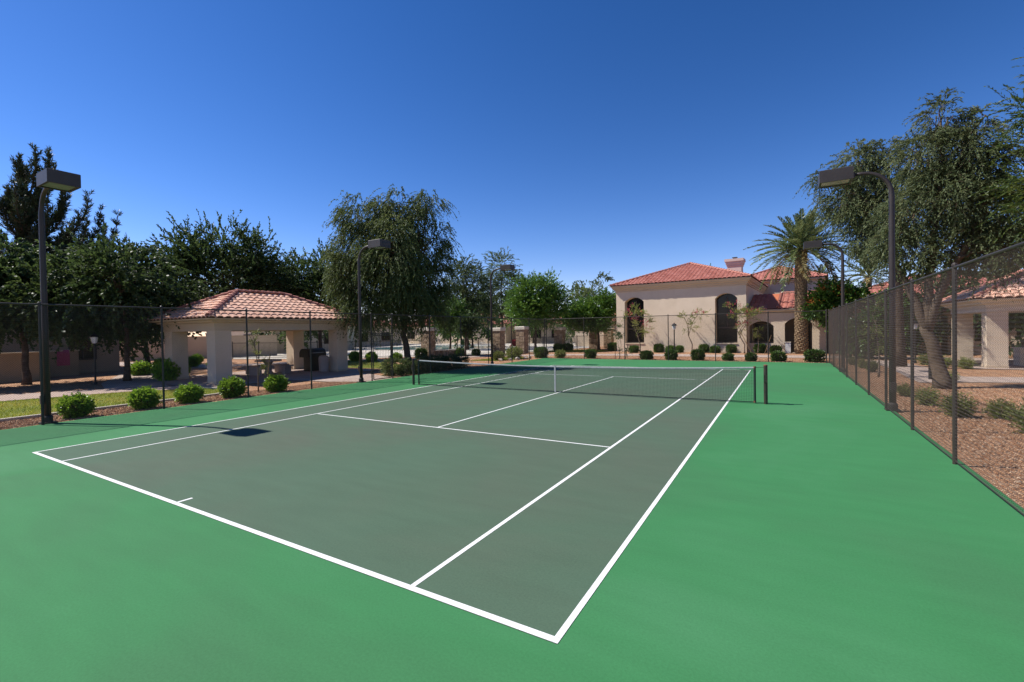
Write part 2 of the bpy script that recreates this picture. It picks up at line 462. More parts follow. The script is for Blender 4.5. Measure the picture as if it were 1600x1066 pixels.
LAWN = [(-11.25, -22), (-11.25, -5.5), (-11.55, -4.75), (-12.5, -4.3), (-13.9, -4.75), (-15.6, -6.4), (-16.7, -9.9), (-18.6, -14), (-19.5, -22)]
sheet('lawn', LAWN, -0.012, M['soil_grass'])
g = G()
cur = [Vector((x, y, 0)) for x, y in LAWN[:5]]
off = []
for i, p in enumerate(cur):
    d = (cur[min(i + 1, len(cur) - 1)] - cur[max(i - 1, 0)]).normalized(); off.append(Vector((d.y, -d.x, 0)))
g.loft([[(p.x + o.x * a, p.y + o.y * a, z) for p, o in zip(cur, off)] for a, z in ((0, -0.05), (0, 0.045), (0.13, 0.045), (0.13, -0.05))], close=False)
ob('curb', g, M['curb'], kind='structure')
sheet('path', [(-16.9, -9.9), (-15.75, -6.4), (-14.0, -4.62), (-14.0, -2.0), (-16.5, -4.7), (-18.0, -6.6), (-20.0, -9.8), (-22, -14), (-24, -22), (-21, -22), (-19, -14)], -0.010, M['conc_dark'])
sheet('path', [(-18.0, -6.55), (-16.6, -4.75), (-20.0, -3.55), (-26, -1.6), (-26.5, -3.0), (-21, -5.7)], -0.006, M['concrete'])
sheet('ramada_pad', rect(-21.3, -13.8, -4.5, 5.4), -0.002, M['conc_dark'])
sheet('path', [(-13.8, -0.9), (-11.0, -0.6), (-9.36, 0.1), (-9.36, 1.9), (-11, 2.6), (-13.8, 3.6)], -0.006, M['concrete'])
sheet('path', [(-4.2, 23.5), (13, 23.6), (24, 22), (24, 25), (13, 26.9), (-4.2, 26.6), (-10, 24.9), (-15.8, 21.6), (-22, 13.6), (-20.6, 12.6), (-14.6, 19.4), (-10, 22.3)], -0.012, M['concrete'])
sheet('path', [(-22, 13.5), (-25, 8), (-27, 2), (-45, 0), (-45, 3), (-29, 4.6), (-27, 9), (-23.5, 14.5)], -0.010, M['concrete'])
sheet('path', [(11.2, 8.4), (13.0, 9.2), (24, 12.6), (24, 14.4), (13.2, 11.6), (11.2, 10.0)], -0.012, M['concrete'])
sheet('path', [(11.2, 10.0), (13.2, 11.6), (13.0, 17.0), (12.6, 22.0), (11.2, 22.0), (11.4, 16)], -0.014, M['concrete'])
sheet('ramada_pad', rect(14.6, 21.4, 16.2, 23.6), 0.0, M['concrete'])
LAWN2 = [(-13.5, 14.2), (-11.2, 14.6), (-10.2, 17.6), (-11.5, 19.4), (-13.2, 18.6)]
sheet('lawn', LAWN2, -0.011, M['soil_grass'])
LAWN3 = [(-13.5, 28.0), (-8.6, 28.6), (-8.0, 32), (-12, 33.6), (-14.5, 31)]
sheet('lawn', LAWN3, -0.011, M['soil_grass'])
LAWN4 = [(-24, 9.5), (-21.4, 6.4), (-19, 5.9), (-13, 6.0), (-13.5, 8.5), (-18, 10), (-22, 12.6)]
sheet('lawn', LAWN4, -0.011, M['soil_grass'])
sheet('pool_deck', [(-20.5, 18.4), (-27.2, 12.4), (-37, 9.6), (-70, 20), (-70, 60), (-24, 62), (-13, 40), (-15.5, 27)], -0.009, M['deck'])
g = G(); pw = [(-38, 28), (-28, 30), (-25.5, 35), (-27, 42), (-34, 45), (-42, 42), (-43, 33)]
g.ngon([(x, y, -0.002) for x, y in pw])
ob('pool_water', g, M['water'], kind='structure')
g = G()
pc = np.array(pw); cc = pc.mean(0)
g.loft([[(*(cc + (p - cc) * s), z) for p in pc] for s, z in ((1.0, -0.02), (1.0, 0.06), (1.04, 0.06), (1.04, -0.02))])
ob('pool_coping', g, M['deck'], kind='structure')
# low brush hill far behind the clubhouse
g = G()
nx, ny = 60, 12
P = []
for j in range(ny):
    for i in range(nx):
        x = -260 + i * 12.0; y = 170 + j * 14.0
        h = 15 * math.exp(-((x - 95) / 60) ** 2) * math.sin(math.pi * j / (ny - 1)) + 1.2 * math.sin(x * .13 + j) * (j > 0)
        P.append((x, y, h - 1.5))
g.quads(P, [(j * nx + i, j * nx + i + 1, (j + 1) * nx + i + 1, (j + 1) * nx + i) for j in range(ny - 1) for i in range(nx - 1)])
ob('hill', g, M['hill'], kind='structure', smooth=True)


# ------------------------------------------------------------------ roofs
def tile_base(p, ln, h):
    a = np.linspace(math.pi, 0, 6)
    xs = list(-0.1 * p + 0.4 * p * np.cos(a)) + [0.4 * p, 0.5 * p]
    zs = list(0.012 + h * np.sin(a)) + [0.006, 0.014]
    n = len(xs)
    V = [(x, 0, z + 0.045) for x, z in zip(xs, zs)] + [(x, ln, z * 0.9) for x, z in zip(xs, zs)] + [(x, 0.0, max(z - 0.004, 0.0)) for x, z in zip(xs, zs)]
    F = [(i, i + 1, n + i + 1, n + i) for i in range(n - 1)] + [(2 * n + i, 2 * n + i + 1, i + 1, i) for i in range(n - 1)]
    return np.array(V), np.array(F)


def cap_base(r, ln):
    a = np.linspace(math.pi, 0, 6)
    V = [(r * math.cos(t), 0, r * math.sin(t) + .03) for t in a] + [(r * .86 * math.cos(t), ln, r * .86 * math.sin(t)) for t in a] + [(r * .8 * math.cos(t), 0, r * .8 * math.sin(t)) for t in a]
    n = 6
    F = [(i, i + 1, n + i + 1, n + i) for i in range(n - 1)] + [(2 * n + i, 2 * n + i + 1, i + 1, i) for i in range(n - 1)]
    return np.array(V), np.array(F)


MESHES = {}


def shared(key, fn):
    if key not in MESHES: MESHES[key] = fn()
    return MESHES[key]


def place(parent, name, V, F, mats, m, single, key, joined_name):
    """tiles either one object each (shared mesh) or joined into one part"""
    if not mats: return
    if single:
        def mk():
            g = G(); g.quads(V, F); me = g.mesh(name); me.materials.append(m); return me
        me = shared(key, mk)
        for X in mats:
            o = bpy.data.objects.new(name, me); COL.objects.link(o)
            o.parent = parent; o.matrix_world = X
            o.matrix_parent_inverse = Matrix.Translation(-Vector(parent.location)) if parent.type == 'EMPTY' else Matrix()
            o.matrix_basis = X
    else:
        g = G()
        for X in mats:
            A = np.array(X)
            g.quads(V @ A[:3, :3].T + A[:3, 3], F, rng.random())
        ob(joined_name, g, m, parent, kind='stuff')


def tile_slope(parent, A, B, run, rise, hl, hr, p, e, single, m, lim=None):
    A = Vector(A); B = Vector(B); W = (B - A).length
    a = (B - A).normalized(); n = Vector((0, 0, 1)).cross(a).normalized()
    u = (n * run + Vector((0, 0, rise))).normalized(); S = math.hypot(run, rise); nz = a.cross(u)
    V, F = tile_base(p, e * 1.12, 0.068 if p > .4 else 0.058)
    nc = max(1, round(W / p)); pp = W / nc
    mats = []
    s = -0.06
    while s < S - e * 0.3:
        r = (s + e * 0.5) * run / S
        for c in range(nc):
            x = (c + 0.5) * pp
            if x < r * hl - 0.12 or x > W - r * hr + 0.12: continue
            P = A + a * (x + random.uniform(-.008, .008)) + u * (s + random.uniform(-.012, .012)) + nz * 0.012
            R_ = Matrix((a, u, nz)).transposed() @ Matrix.Rotation(random.uniform(-.02, .02), 3, 'Z')
            mats.append(Matrix.Translation(P) @ R_.to_4x4())
        s += e
    place(parent, 'roof_tile', V, F, mats, m, single, 'tile%.2f%s' % (p, m.name), 'tile_field')


def cap_line(parent, P0, P1, single, m, r=0.12):
    P0 = Vector(P0); P1 = Vector(P1); d = (P1 - P0); L = d.length
    if L < 0.2: return
    d.normalize(); x = d.cross(Vector((0, 0, 1))).normalized(); z = x.cross(d)
    n = max(1, round(L / 0.36)); st = L / n
    V, F = cap_base(r, st * 1.15)
    mats = [Matrix.Translation(P0 + d * (i * st) + z * 0.03) @ Matrix((x, d, z)).transposed().to_4x4() for i in range(n)]
    place(parent, 'ridge_tile', V, F, mats, m, single, 'cap%.2f%.2f' % (r, st), 'ridge_tile_run')


def hip_roof(parent, x0, x1, y0, y1, ze, zr, p, e, single_sides, m, mcap, capsingle):
    """hip roof over a rectangle of eaves; sides named s,e,n,w from outside"""
    wx, wy = x1 - x0, y1 - y0
    run = min(wx, wy) / 2; rise = zr - ze
    if wx >= wy:
        r0 = (x0 + run, (y0 + y1) / 2, zr); r1 = (x1 - run, (y0 + y1) / 2, zr)
        polys = {'s': [(x0, y0), (x1, y0), r1, r0], 'e': [(x1, y0), (x1, y1), r1], 'n': [(x1, y1), (x0, y1), r0, r1], 'w': [(x0, y1), (x0, y0), r0]}
    else:
        r0 = ((x0 + x1) / 2, y0 + run, zr); r1 = ((x0 + x1) / 2, y1 - run, zr)
        polys = {'s': [(x0, y0), (x1, y0), r0], 'e': [(x1, y0), (x1, y1), r1, r0], 'n': [(x1, y1), (x0, y1), r1], 'w': [(x0, y1), (x0, y0), r0, r1]}
    g = G()
    for k, pl in polys.items():
        g.ngon([q if len(q) == 3 else (*q, ze) for q in pl])
    base = ob('roof', g, M['underlay'], parent)
    cor = {'s': ((x0, y0), (x1, y0)), 'e': ((x1, y0), (x1, y1)), 'n': ((x1, y1), (x0, y1)), 'w': ((x0, y1), (x0, y0))}
    for k, (a, b) in cor.items():
        tile_slope(base, (*a, ze), (*b, ze), run, rise, 1, 1, p, e, k in single_sides, m if k in single_sides else M['tile_far'] if m != M['tile_pav'] else M['tile_pav2'])
    near0 = r0
    for c, q in (((x0, y0), r0), ((x1, y0), r0 if wx < wy else r1), ((x1, y1), r1), ((x0, y1), r1 if wx < wy else r0)):
        cap_line(base, (*c, ze + .03), (q[0], q[1], q[2] + .05), capsingle, mcap)
    cap_line(base, (r0[0], r0[1], zr + .05), (r1[0], r1[1], zr + .05), capsingle, mcap)
    return base


M['tile_pav2'] = tile_mat('tile_pink_field', [(0.5, 0.25, 0.19), (0.6, 0.33, 0.26), (0.64, 0.4, 0.32), (0.55, 0.29, 0.22)], False)


def ring(x0, x1, y0, y1, o, z): return [(x0 - o, y0 - o, z), (x1 + o, y0 - o, z), (x1 + o, y1 + o, z), (x0 - o, y1 + o, z)]


def cornice(parent, x0, x1, y0, y1, ztop, prof, m, name='cornice'):
    g = G(); g.loft([ring(x0, x1, y0, y1, o, ztop + dz) for o, dz in prof])
    return ob(name, g, m, parent)


# ------------------------------------------------------------------ ramadas
def ramada(name, label, x0, x1, y0, y1, zb, ze, zr, m_beam, sides, cw=0.74):
    t = thing(name, label, 'shelter', ((x0 + x1) / 2, (y0 + y1) / 2, 0))
    for cx0 in (x0, x1 - cw):
        for cy0 in (y0, y1 - cw):
            g = G()
            g.box(cx0, cx0 + cw, cy0, cy0 + cw, -0.03, zb + 0.02)
            c = ob('column', g, M['stucco'], t)
            g = G(); g.box(cx0 - .02, cx0 + cw + .02, cy0 - .02, cy0 + cw + .02, -0.03, 0.1)
            ob('column_base', g, M['trim'], c)
    bw = cw + 0.06
    g = G()
    X0, X1, Y0, Y1 = x0 - .03, x1 + .03, y0 - .03, y1 + .03
    zt = ze - 0.02
    g.loft([ring(X0, X1, Y0, Y1, 0, zb), ring(X0, X1, Y0, Y1, 0, zb + .26), ring(X0, X1, Y0, Y1, .05, zb + .262), ring(X0, X1, Y0, Y1, .05, zb + .34),
            ring(X0, X1, Y0, Y1, .22, zb + .40), ring(X0, X1, Y0, Y1, .22, zb + .46), ring(X0, X1, Y0, Y1, .5, zt - .06), ring(X0, X1, Y0, Y1, .52, zt)])
    ix = ring(X0 + bw, X1 - bw, Y0 + bw, Y1 - bw, 0, zb)
    g.loft([ring(X0, X1, Y0, Y1, 0, zb), ix, ring(X0 + bw, X1 - bw, Y0 + bw, Y1 - bw, 0, zb + .4)])
    g.ngon(ring(X0 + bw, X1 - bw, Y0 + bw, Y1 - bw, 0, zb + .4))
    ob('beam', g, m_beam, t)
    hip_roof(t, X0 - .56, X1 + .56, Y0 - .56, Y1 + .56, ze, zr, 0.345, 0.37, sides, M['tile_pav'], M['tile_cap'], True)
    return t


ramada('picnic_ramada', 'open ramada with pink tiled hip roof on square stucco columns left of the court', -20.1, -15.3, -3.35, 4.2, 2.42, 3.0, 4.42, M['trim'], 'se')
ramada('picnic_ramada', 'tiled stucco ramada seen through the right-hand chain-link fence', 15.3, 20.6, 17.0, 22.6, 2.72, 3.36, 4.95, M['trim_white'], 'sw')


# ------------------------------------------------------------------ walls with openings
def arch_pts(xa, xb, zs, zt, n=10):
    """segmental arch from (xa,zs) over (mid,zt) to (xb,zs)"""
    hw = (xb - xa) / 2; h = zt - zs; r = (hw * hw + h * h) / (2 * h); cx = (xa + xb) / 2; cz = zt - r
    a0 = math.asin(hw / r)
    return [(cx + r * math.sin(t), cz + r * math.cos(t)) for t in np.linspace(-a0, a0, n)]


def arch_wall(parent, name, m, x0, x1, z0, z1, yf, depth, ops):
    """wall facing -y at y=yf; ops: (xa, xb, zsill, zspring, ztop)"""
    g = G(); x = x0
    for xa, xb, zl, zs, zt in sorted(ops):
        if xa > x: g.ngon([(x, yf, z0), (xa, yf, z0), (xa, yf, z1), (x, yf, z1)])
        if zl > z0: g.ngon([(xa, yf, z0), (xb, yf, z0), (xb, yf, zl), (xa, yf, zl)])
        ap = arch_pts(xa, xb, zs, zt)
        for (p, q) in zip(ap[:-1], ap[1:]):
            g.ngon([(p[0], yf, p[1]), (q[0], yf, q[1]), (q[0], yf, z1), (p[0], yf, z1)])
        rim = [(xa, zl), *ap, (xb, zl)]
        g.loft([[(p, yf, q) for p, q in rim], [(p, yf + depth, q) for p, q in rim]], close=zl > z0)
        x = xb
    if x < x1: g.ngon([(x, yf, z0), (x1, yf, z0), (x1, yf, z1), (x, yf, z1)])
    return ob(name, g, m, parent)


# ------------------------------------------------------------------ clubhouse
ch = thing('clubhouse', 'tan stucco clubhouse with red hip roofs, arched openings and a chimney beyond the far fence', 'building', (-7.35, 31, 0))
ch.rotation_euler = (0, 0, R(-3.5))

ZE = 6.42
PROF = [(0.0, -0.62), (0.07, -0.6), (0.07, -0.5), (0.17, -0.42), (0.17, -0.34), (0.32, -0.24), (0.32, -0.18), (0.42, -0.08), (0.42, 0.0), (0.0, 0.0)]
arch_wall(ch, 'wall', M['stucco'], -7.35, 4.15, -0.05, ZE, 31.0, 0.7, [(-6.5, -4.62, 0.8, 4.8, 5.24), (1.7, 3.46, 0.8, 4.72, 5.16)])
g = G()
for a, b in (((-7.35, 47), (-7.35, 31)), ((4.15, 31), (4.15, 47)), ((4.15, 47), (-7.35, 47))):
    g.ngon([(*a, -0.05), (*b, -0.05), (*b, ZE), (*a, ZE)])
ob('wall', g, M['stucco'], ch)
g = G(); g.box(-7.37, -6.5 + 2, 30.975, 30.999, -0.05, 0.12); g.box(-4.4, 4.17, 30.975, 30.999, -0.05, 0.12)
for xa, xb in ((-6.5, -4.62), (1.7, 3.46)):
    fr = G()
    y = 31.62
    fr.box(xa, xa + .09, y, y + .07, 0.8, 4.8); fr.box(xb - .09, xb, y, y + .07, 0.8, 4.8); fr.box(xa + .09, xb - .09, y, y + .07, 0.8, .9)
    fr.box(xa + .09, xb - .09, y, y + .07, 2.1, 2.24); fr.box((xa + xb) / 2 - .04, (xa + xb) / 2 + .04, y + .003, y + .067, 2.24, 4.9)
    wf = ob('window', fr, M['frame'], ch)
    gl = G(); gl.box(xa - .05, xb + .05, 31.71, 31.74, 0.7, 5.4); ob('pane', gl, M['glass'], wf)
    sg = G(); sg.box(xa - .0, xb + .0, 30.93, 31.6, 0.72, 0.797)
    ob('sill', sg, M['trim'], wf)
cornice(ch, -7.35, 4.15, 31, 47, ZE, PROF, M['trim'])
hip_roof(ch, -7.8, 4.6, 30.55, 47.5, ZE + 0.02, 8.72, 0.36, 0.38, '', M['tile_far'], M['tile_cap'], False)
# chimney
g = G()
cx0, cx1, cy0, cy1 = 1.4, 2.72, 39.4, 40.6
g.loft([ring(cx0, cx1, cy0, cy1, o, z) for o, z in ((0, 6.8), (0, 8.42), (.07, 8.5), (.07, 8.64), (.14, 8.7), (.14, 8.86), (.22, 8.94), (.22, 9.2))])
g.ngon(ring(cx0, cx1, cy0, cy1, .22, 9.2))
cm = ob('chimney', g, M['stucco_pink'], ch)
g = G(); g.box(1.9, 2.2, 39.85, 40.15, 9.2, 9.36); g.box(1.82, 2.28, 39.77, 40.23, 9.36, 9.42)
ob('chimney_cap', g, M['frame'], cm)
# arcade wing to the right
AY = 31.8
arch_wall(ch, 'wall', M['stucco'], 4.15, 16.5, -0.05, 3.6, AY, 0.45, [(4.27, 6.1, 0.78, 2.23, 2.66), (6.9, 8.8, 0.0, 2.4, 2.88), (11.0, 12.9, 0.0, 2.4, 2.88)])
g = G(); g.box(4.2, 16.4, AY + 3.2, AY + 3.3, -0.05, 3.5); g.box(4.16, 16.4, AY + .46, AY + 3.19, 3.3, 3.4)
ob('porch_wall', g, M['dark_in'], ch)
g = G(); g.box(9.76, 10.5, AY - .02, AY + .3, -.05, 2.7); ob('doorway', g, M['frame'], ch)
for q in ((4.4, 5.9, 0.9, 2.4), (7.4, 8.6, 0.02, 2.3)):
    g = G(); g.box(q[0], q[1], AY + 3.14, AY + 3.19, q[2], q[3]); ob('window', g, M['glass'], ch)
g = G(); g.loft([[(x, AY + dy, z) for dy, z in ((.02, 3.3), (-.06, 3.32), (-.06, 3.42), (-.22, 3.5), (-.22, 3.6), (.02, 3.6))] for x in (4.17, 16.5)], close=False)
ob('cornice', g, M['trim'], ch)
rb = G()
rb.ngon([(4.16, AY - .3, 3.64), (16.6, AY - .3, 3.64), (16.6, AY + 4.4, 5.16), (4.16, AY + 4.4, 5.16)])
rl = ob('roof', rb, M['underlay'], ch)
tile_slope(rl, (4.2, AY - .3, 3.66), (5.65, AY - .3, 3.66), 4.4, 1.42, 0, 0, 0.36, 0.38, False, M['tile_far'])
tile_slope(rl, (6.42, AY - .3, 3.66), (16.6, AY - .3, 3.66), 4.4, 1.42, 0, 0, 0.36, 0.38, False, M['tile_far'])
g = G(); g.ngon([(5.6, AY - .3, 3.70), (6.46, AY - .3, 3.70), (6.46, AY + 4.3, 5.19), (5.6, AY + 4.3, 5.19)]); ob('flashing', g, M['orange'], rl)
cap_line(rl, (6.42, AY + 4.3, 5.2), (16.6, AY + 4.3, 5.2), False, M['tile_cap'])
cap_line(rl, (6.42, AY - .3, 3.74), (6.42, AY + 4.3, 5.22), False, M['tile_cap'])
# second storey block behind
g = G(); g.box(1.4, 9.5, 44.4, 54, -0.05, 7.15); ob('wall', g, M['stucco_dim'], ch)
cornice(ch, 1.4, 9.5, 44.4, 54, 7.17, [(0, -.4), (.08, -.36), (.08, -.26), (.3, -.14), (.3, 0), (0, 0)], M['trim'])
hip_roof(ch, 1.0, 9.9, 44.0, 54.4, 7.2, 8.95, 0.36, 0.38, '', M['tile_far'], M['tile_cap'], False)


# ------------------------------------------------------------------ other houses
def house(name, label, x0, x1, y0, y1, ze, zr, wins, m='stucco', group=None, prof=None):
    t = thing(name, label, 'house', ((x0 + x1) / 2, (y0 + y1) / 2, 0), group)
    g = G(); g.loft([ring(x0, x1, y0, y1, 0, -.05), ring(x0, x1, y0, y1, 0, ze)]); ob('wall', g, M[m], t)
    cornice(t, x0, x1, y0, y1, ze, prof or [(0, -.4), (.08, -.36), (.08, -.26), (.35, -.12), (.35, 0), (0, 0)], M['trim'])
    hip_roof(t, x0 - .45, x1 + .45, y0 - .45, y1 + .45, ze + .02, zr, 0.36, 0.38, '', M['tile_far'], M['tile_cap'], False)
    for (side, a, b, za, zb) in wins:
        fr = G(); pn = G()
        def bx(gg, u0, u1, w0, w1, d0, d1):
            if side == 's': gg.box(u0, u1, y0 - d1, y0 - d0, w0, w1)
            else: gg.box(x1 + d0, x1 + d1, u0, u1, w0, w1)
        f = .09
        for q in ((a, a + f, za, zb), (b - f, b, za, zb), (a + f, b - f, za, za + f), (a + f, b - f, zb - f, zb), ((a + b) / 2 - .03, (a + b) / 2 + .03, za + f, zb - f)):
            bx(fr, *q, 0.002, .08)
        bx(pn, a + f, b - f, za + f, zb - f, 0.004, .03)
        wf = ob('window', fr, M['frame'], t); ob('pane', pn, M['glass'], wf)
    return t


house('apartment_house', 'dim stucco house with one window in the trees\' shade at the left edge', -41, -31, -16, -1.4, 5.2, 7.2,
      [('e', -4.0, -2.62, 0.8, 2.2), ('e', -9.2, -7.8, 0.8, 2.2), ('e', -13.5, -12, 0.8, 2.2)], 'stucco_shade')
house('pool_house', 'long tan house with red tile roof far behind the pool', -60, -35, 56, 66, 3.4, 5.4, [('s', -58, -56, .9, 2.3), ('s', -53, -51, .9, 2.3), ('s', -49, -47, .9, 2.3), ('s', -44, -42, .9, 2.3), ('s', -39, -37, .9, 2.3)])
house('apartment_house', 'tan tile-roofed house behind the small trees left of the clubhouse', -33.5, -10, 58, 68, 3.2, 5.2, [('s', -31, -29, .9, 2.3), ('s', -27, -25, .9, 2.3), ('s', -22, -20, .9, 2.3), ('s', -18, -16.4, .2, 2.3), ('s', -13, -11, .9, 2.3)], 'stucco_dim')
house('apartment_house', 'tile-roofed house behind the palms right of the clubhouse', 13.5, 28, 47, 58, 5.6, 7.4, [('s', 15, 17, .9, 2.4), ('s', 21, 23, .9, 2.4)])
house('apartment_house', 'tan house wall behind the olive trees at the right', 17, 30, 31, 41, 3.0, 5.0, [('s', 18.4, 20, .9, 2.2), ('s', 24, 26, .9, 2.2)])
house('apartment_house', 'tan house with red roof across the pool, behind the broad stone pillar', -66, -52, 36, 48, 3.4, 5.4, [('e', 38, 40, .9, 2.3), ('e', 43, 45, .9, 2.3), ('s', -62, -60, .9, 2.3), ('s', -57, -55, .9, 2.3)])
house('apartment_house', 'stucco house with red roof glimpsed behind the weeping tree', -58, -44, 18, 30, 3.2, 5.2, [('e', 20, 22, .9, 2.3), ('e', 25, 27, .9, 2.3), ('s', -50, -48, .9, 2.3)])


def garden_wall(label, pts, h, th, m='stucco', group=None):
    t = thing('garden_wall', label, 'wall', (*pts[0], 0), group)
    for a, b in zip(pts[:-1], pts[1:]):
        a = Vector((*a, 0)); b = Vector((*b, 0)); d = (b - a); L = d.length; d.normalize()
        X = Matrix.Translation(a) @ Matrix.Rotation(math.atan2(d.y, d.x), 4, 'Z')
        g = G(); g.box(0, L, -th / 2, th / 2, -.05, h, M=X); ob('wall_panel', g, M[m], t)
        g = G(); g.box(-.03, L + .03, -th / 2 - .03, th / 2 + .03, h + .002, h + .07, M=X); ob('coping', g, M['trim'], t)
    return t


garden_wall('long tan stucco wall seen between the ramada columns', [(-45, 3.5), (-42.5, 9.5), (-39.5, 15.5)], 2.1, .22)
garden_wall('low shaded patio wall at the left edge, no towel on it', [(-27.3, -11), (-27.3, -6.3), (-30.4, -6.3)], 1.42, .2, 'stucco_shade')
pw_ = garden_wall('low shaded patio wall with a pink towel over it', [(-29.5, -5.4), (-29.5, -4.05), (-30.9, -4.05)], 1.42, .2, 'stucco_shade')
garden_wall('tan wall behind the pool fence left of the clubhouse', [(-17, 44), (-8.5, 44)], 1.9, .2)
g = G()
pts = [(-29.36, 1.0), (-29.365, 1.25), (-29.37, 1.497), (-29.5, 1.503), (-29.63, 1.497), (-29.64, 1.1)]
ys = np.linspace(-5.0, -4.42, 9)
g.loft([[(x + (0.018 * math.sin(9 * y + 3 * z) if abs(x + 29.5) > .1 else 0), y + .02 * math.sin(z * 7), z - .42 * (i == 0)) for y in ys] for i, (x, z) in enumerate(pts)], close=False)
tag(ob('towel', g, M['towel'], smooth=True), 'pink patterned towel hung over the low patio wall', 'towel')

# ------------------------------------------------------------------ chain-link fences
def link_mesh(w_, h, z0=0.03, c=0.053, r=0.0022):
    def mk():
        n = max(1, round(w_ / c)); cx = w_ / n
        m = round((h - z0) / (c / 2)); dz = (h - z0) / m
        A = []; B = []
        for i in range(n):
            x = (i + .5) * cx
            k = np.arange(m + 1)
            sg = np.where((k + 0) % 2 == 0, 1, -1)
            P = np.stack([x + sg * cx * .5, sg * r * 1.0, z0 + k * dz], 1)
            A.append(P[:-1]); B.append(P[1:])
        g = G(); g.segs(np.concatenate(A), np.concatenate(B), r)
        me = g.mesh('mesh_panel'); me.materials.append(M['wire']); return me
    return shared('link%.3f_%.3f_%.3f' % (w_, h, z0), mk)


FH = 3.05


def fence(label, pts, skip=(), z0s=None, group='chain-link fences round the court', pr=0.03, thick=()):
    """pts: post positions in order along one straight run; skip: bays left to a gate"""
    t = thing('chain_link_fence', label, 'fence', (*pts[0], 0), group)
    a = Vector((*pts[0], 0)); e = Vector((*pts[-1], 0)); d = (e - a).normalized(); ang = math.atan2(d.y, d.x)
    for i, p in enumerate(pts):
        g = G(); rr = pr * (1.3 if i in thick or i in (0, len(pts) - 1) else 1)
        g.tube([(p[0], p[1], -.04), (p[0], p[1], FH + .02)], rr, 8)
        po = ob('post', g, M['post'], t, smooth=False)
        g = G(); g.tube([(p[0], p[1], FH + .02), (p[0], p[1], FH + .045), (p[0], p[1], FH + .075)], [rr * 1.25, rr * 1.25, rr * .4], 8)
        ob('post_cap', g, M['post'], po)
    g = G(); o = Vector((-d.y, d.x, 0)) * 0.0
    g.tube([(a.x, a.y, FH), (e.x, e.y, FH)], 0.021, 8); ob('top_rail', g, M['post'], t)
    for i, (p, q) in enumerate(zip(pts[:-1], pts[1:])):
        wd = math.hypot(q[0] - p[0], q[1] - p[1])
        nomw = 2.8
        me = link_mesh(1.32 if i in skip else nomw, FH, z0=(2.15 if i in skip else 0.03))
        m_ = bpy.data.objects.new('mesh_panel', me); COL.objects.link(m_); m_.parent = t
        m_.matrix_parent_inverse = Matrix.Translation(-Vector(t.location))
        m_.location = (p[0], p[1], 0); m_.rotation_euler = (0, 0, ang); m_.scale = (wd / (1.32 if i in skip else nomw), 1, 1)
        if i not in skip:
            g = G(); g.tube([(p[0], p[1], .05), (q[0], q[1], .05)], .006, 5); ob('tension_wire', g, M['wire'], t)
        else:
            g = G(); g.tube([(p[0], p[1], 2.15), (q[0], q[1], 2.15)], .021, 8); ob('header_rail', g, M['post'], t)
    return t


fence('chain-link fence along the right side of the court beside the gravel', [(9.1, y) for y in (-21.6, -18.8, -16.1, -13.3, -10.5, -7.75, -4.96, -2.17, 0.72, 3.6, 6.55, 9.5, 12.45, 15.4, 18.4)])
fence('chain-link fence along the left side of the court with the gate', [(-9.2, y) for y in (-21.4, -18.7, -16.0, -13.3, -10.75, -8.04, -5.43, -2.86, 0.34, 1.66, 4.45, 7.25, 10.2, 13.19, 15.8, 18.4)], skip=(8,))
fence('chain-link fence across the far end of the court', [(x, 18.4) for x in (-9.06, -5.94, -2.88, .12, 3.06, 6.03, 8.98)])
gt = thing('fence_gate', 'narrow chain-link gate in the left court fence', 'gate', (-9.2, .44, 0))
g = G()
for a, b in (((.44, .06), (.44, 2.08)), ((1.56, .06), (1.56, 2.08)), ((.44, .06), (1.56, .06)), ((.44, 2.08), (1.56, 2.08))):
    g.tube([(-9.2, *a), (-9.2, *b)], .022, 8)
ob('frame', g, M['post'], gt)
me = link_mesh(1.12, 2.06, z0=.08)
m_ = ob('mesh_panel', me, None, gt); m_.location = (-9.2, .44, 0); m_.rotation_euler = (0, 0, math.pi / 2)
g = G(); g.box(-9.24, -9.16, 1.5, 1.64, 1.0, 1.12); g.tube([(-9.2, 1.6, 1.06), (-9.12, 1.6, 1.06), (-9.12, 1.5, 1.06)], .012, 6); ob('latch', g, M['post'], gt)
for z in (.4, 1.7):
    g = G(); g.tube([(-9.2, .34, z - .05), (-9.2, .34, z + .05)], .045, 8); ob('hinge', g, M['post'], gt)

# ------------------------------------------------------------------ tennis net
NL, NR = Vector((-6.42, 0.02, 0)), Vector((6.40, 0.33, 0))
nd = (NR - NL).normalized(); nn = Vector((-nd.y, nd.x, 0)); NW = (NR - NL).length
tn = thing('tennis_net', 'tennis net with white top tape and centre strap across the court', 'tennis net', tuple((NL + NR) / 2))
for P, s in ((NL, 1), (NR, -1)):
    g = G(); g.tube([P + Vector((0, 0, z)) for z in (-.03, 1.08)], .05, 14)
    po = ob('post', g, M['green_post'], tn, smooth=False)
    g = G(); g.tube([P + Vector((0, 0, z)) for z in (1.08, 1.1, 1.115)], [.053, .053, .03], 14); ob('post_cap', g, M['rust'], po)
    g = G(); q = P + nn * -.06; g.box(-.045, .045, -.03, .03, .62, .82, M=Matrix.Translation(q) @ Matrix.Rotation(math.atan2(nd.y, nd.x), 4, 'Z'))
    g.tube([q + Vector((0, 0, .72)), q - nn * .05 + Vector((0, 0, .72)), q - nn * .05 + Vector((0, 0, .86))], .009, 6)
    ob('winch', g, M['green_post'], po)


def sag(t): return 0.93 + 0.125 * (2 * t - 1) ** 2 * 1.0


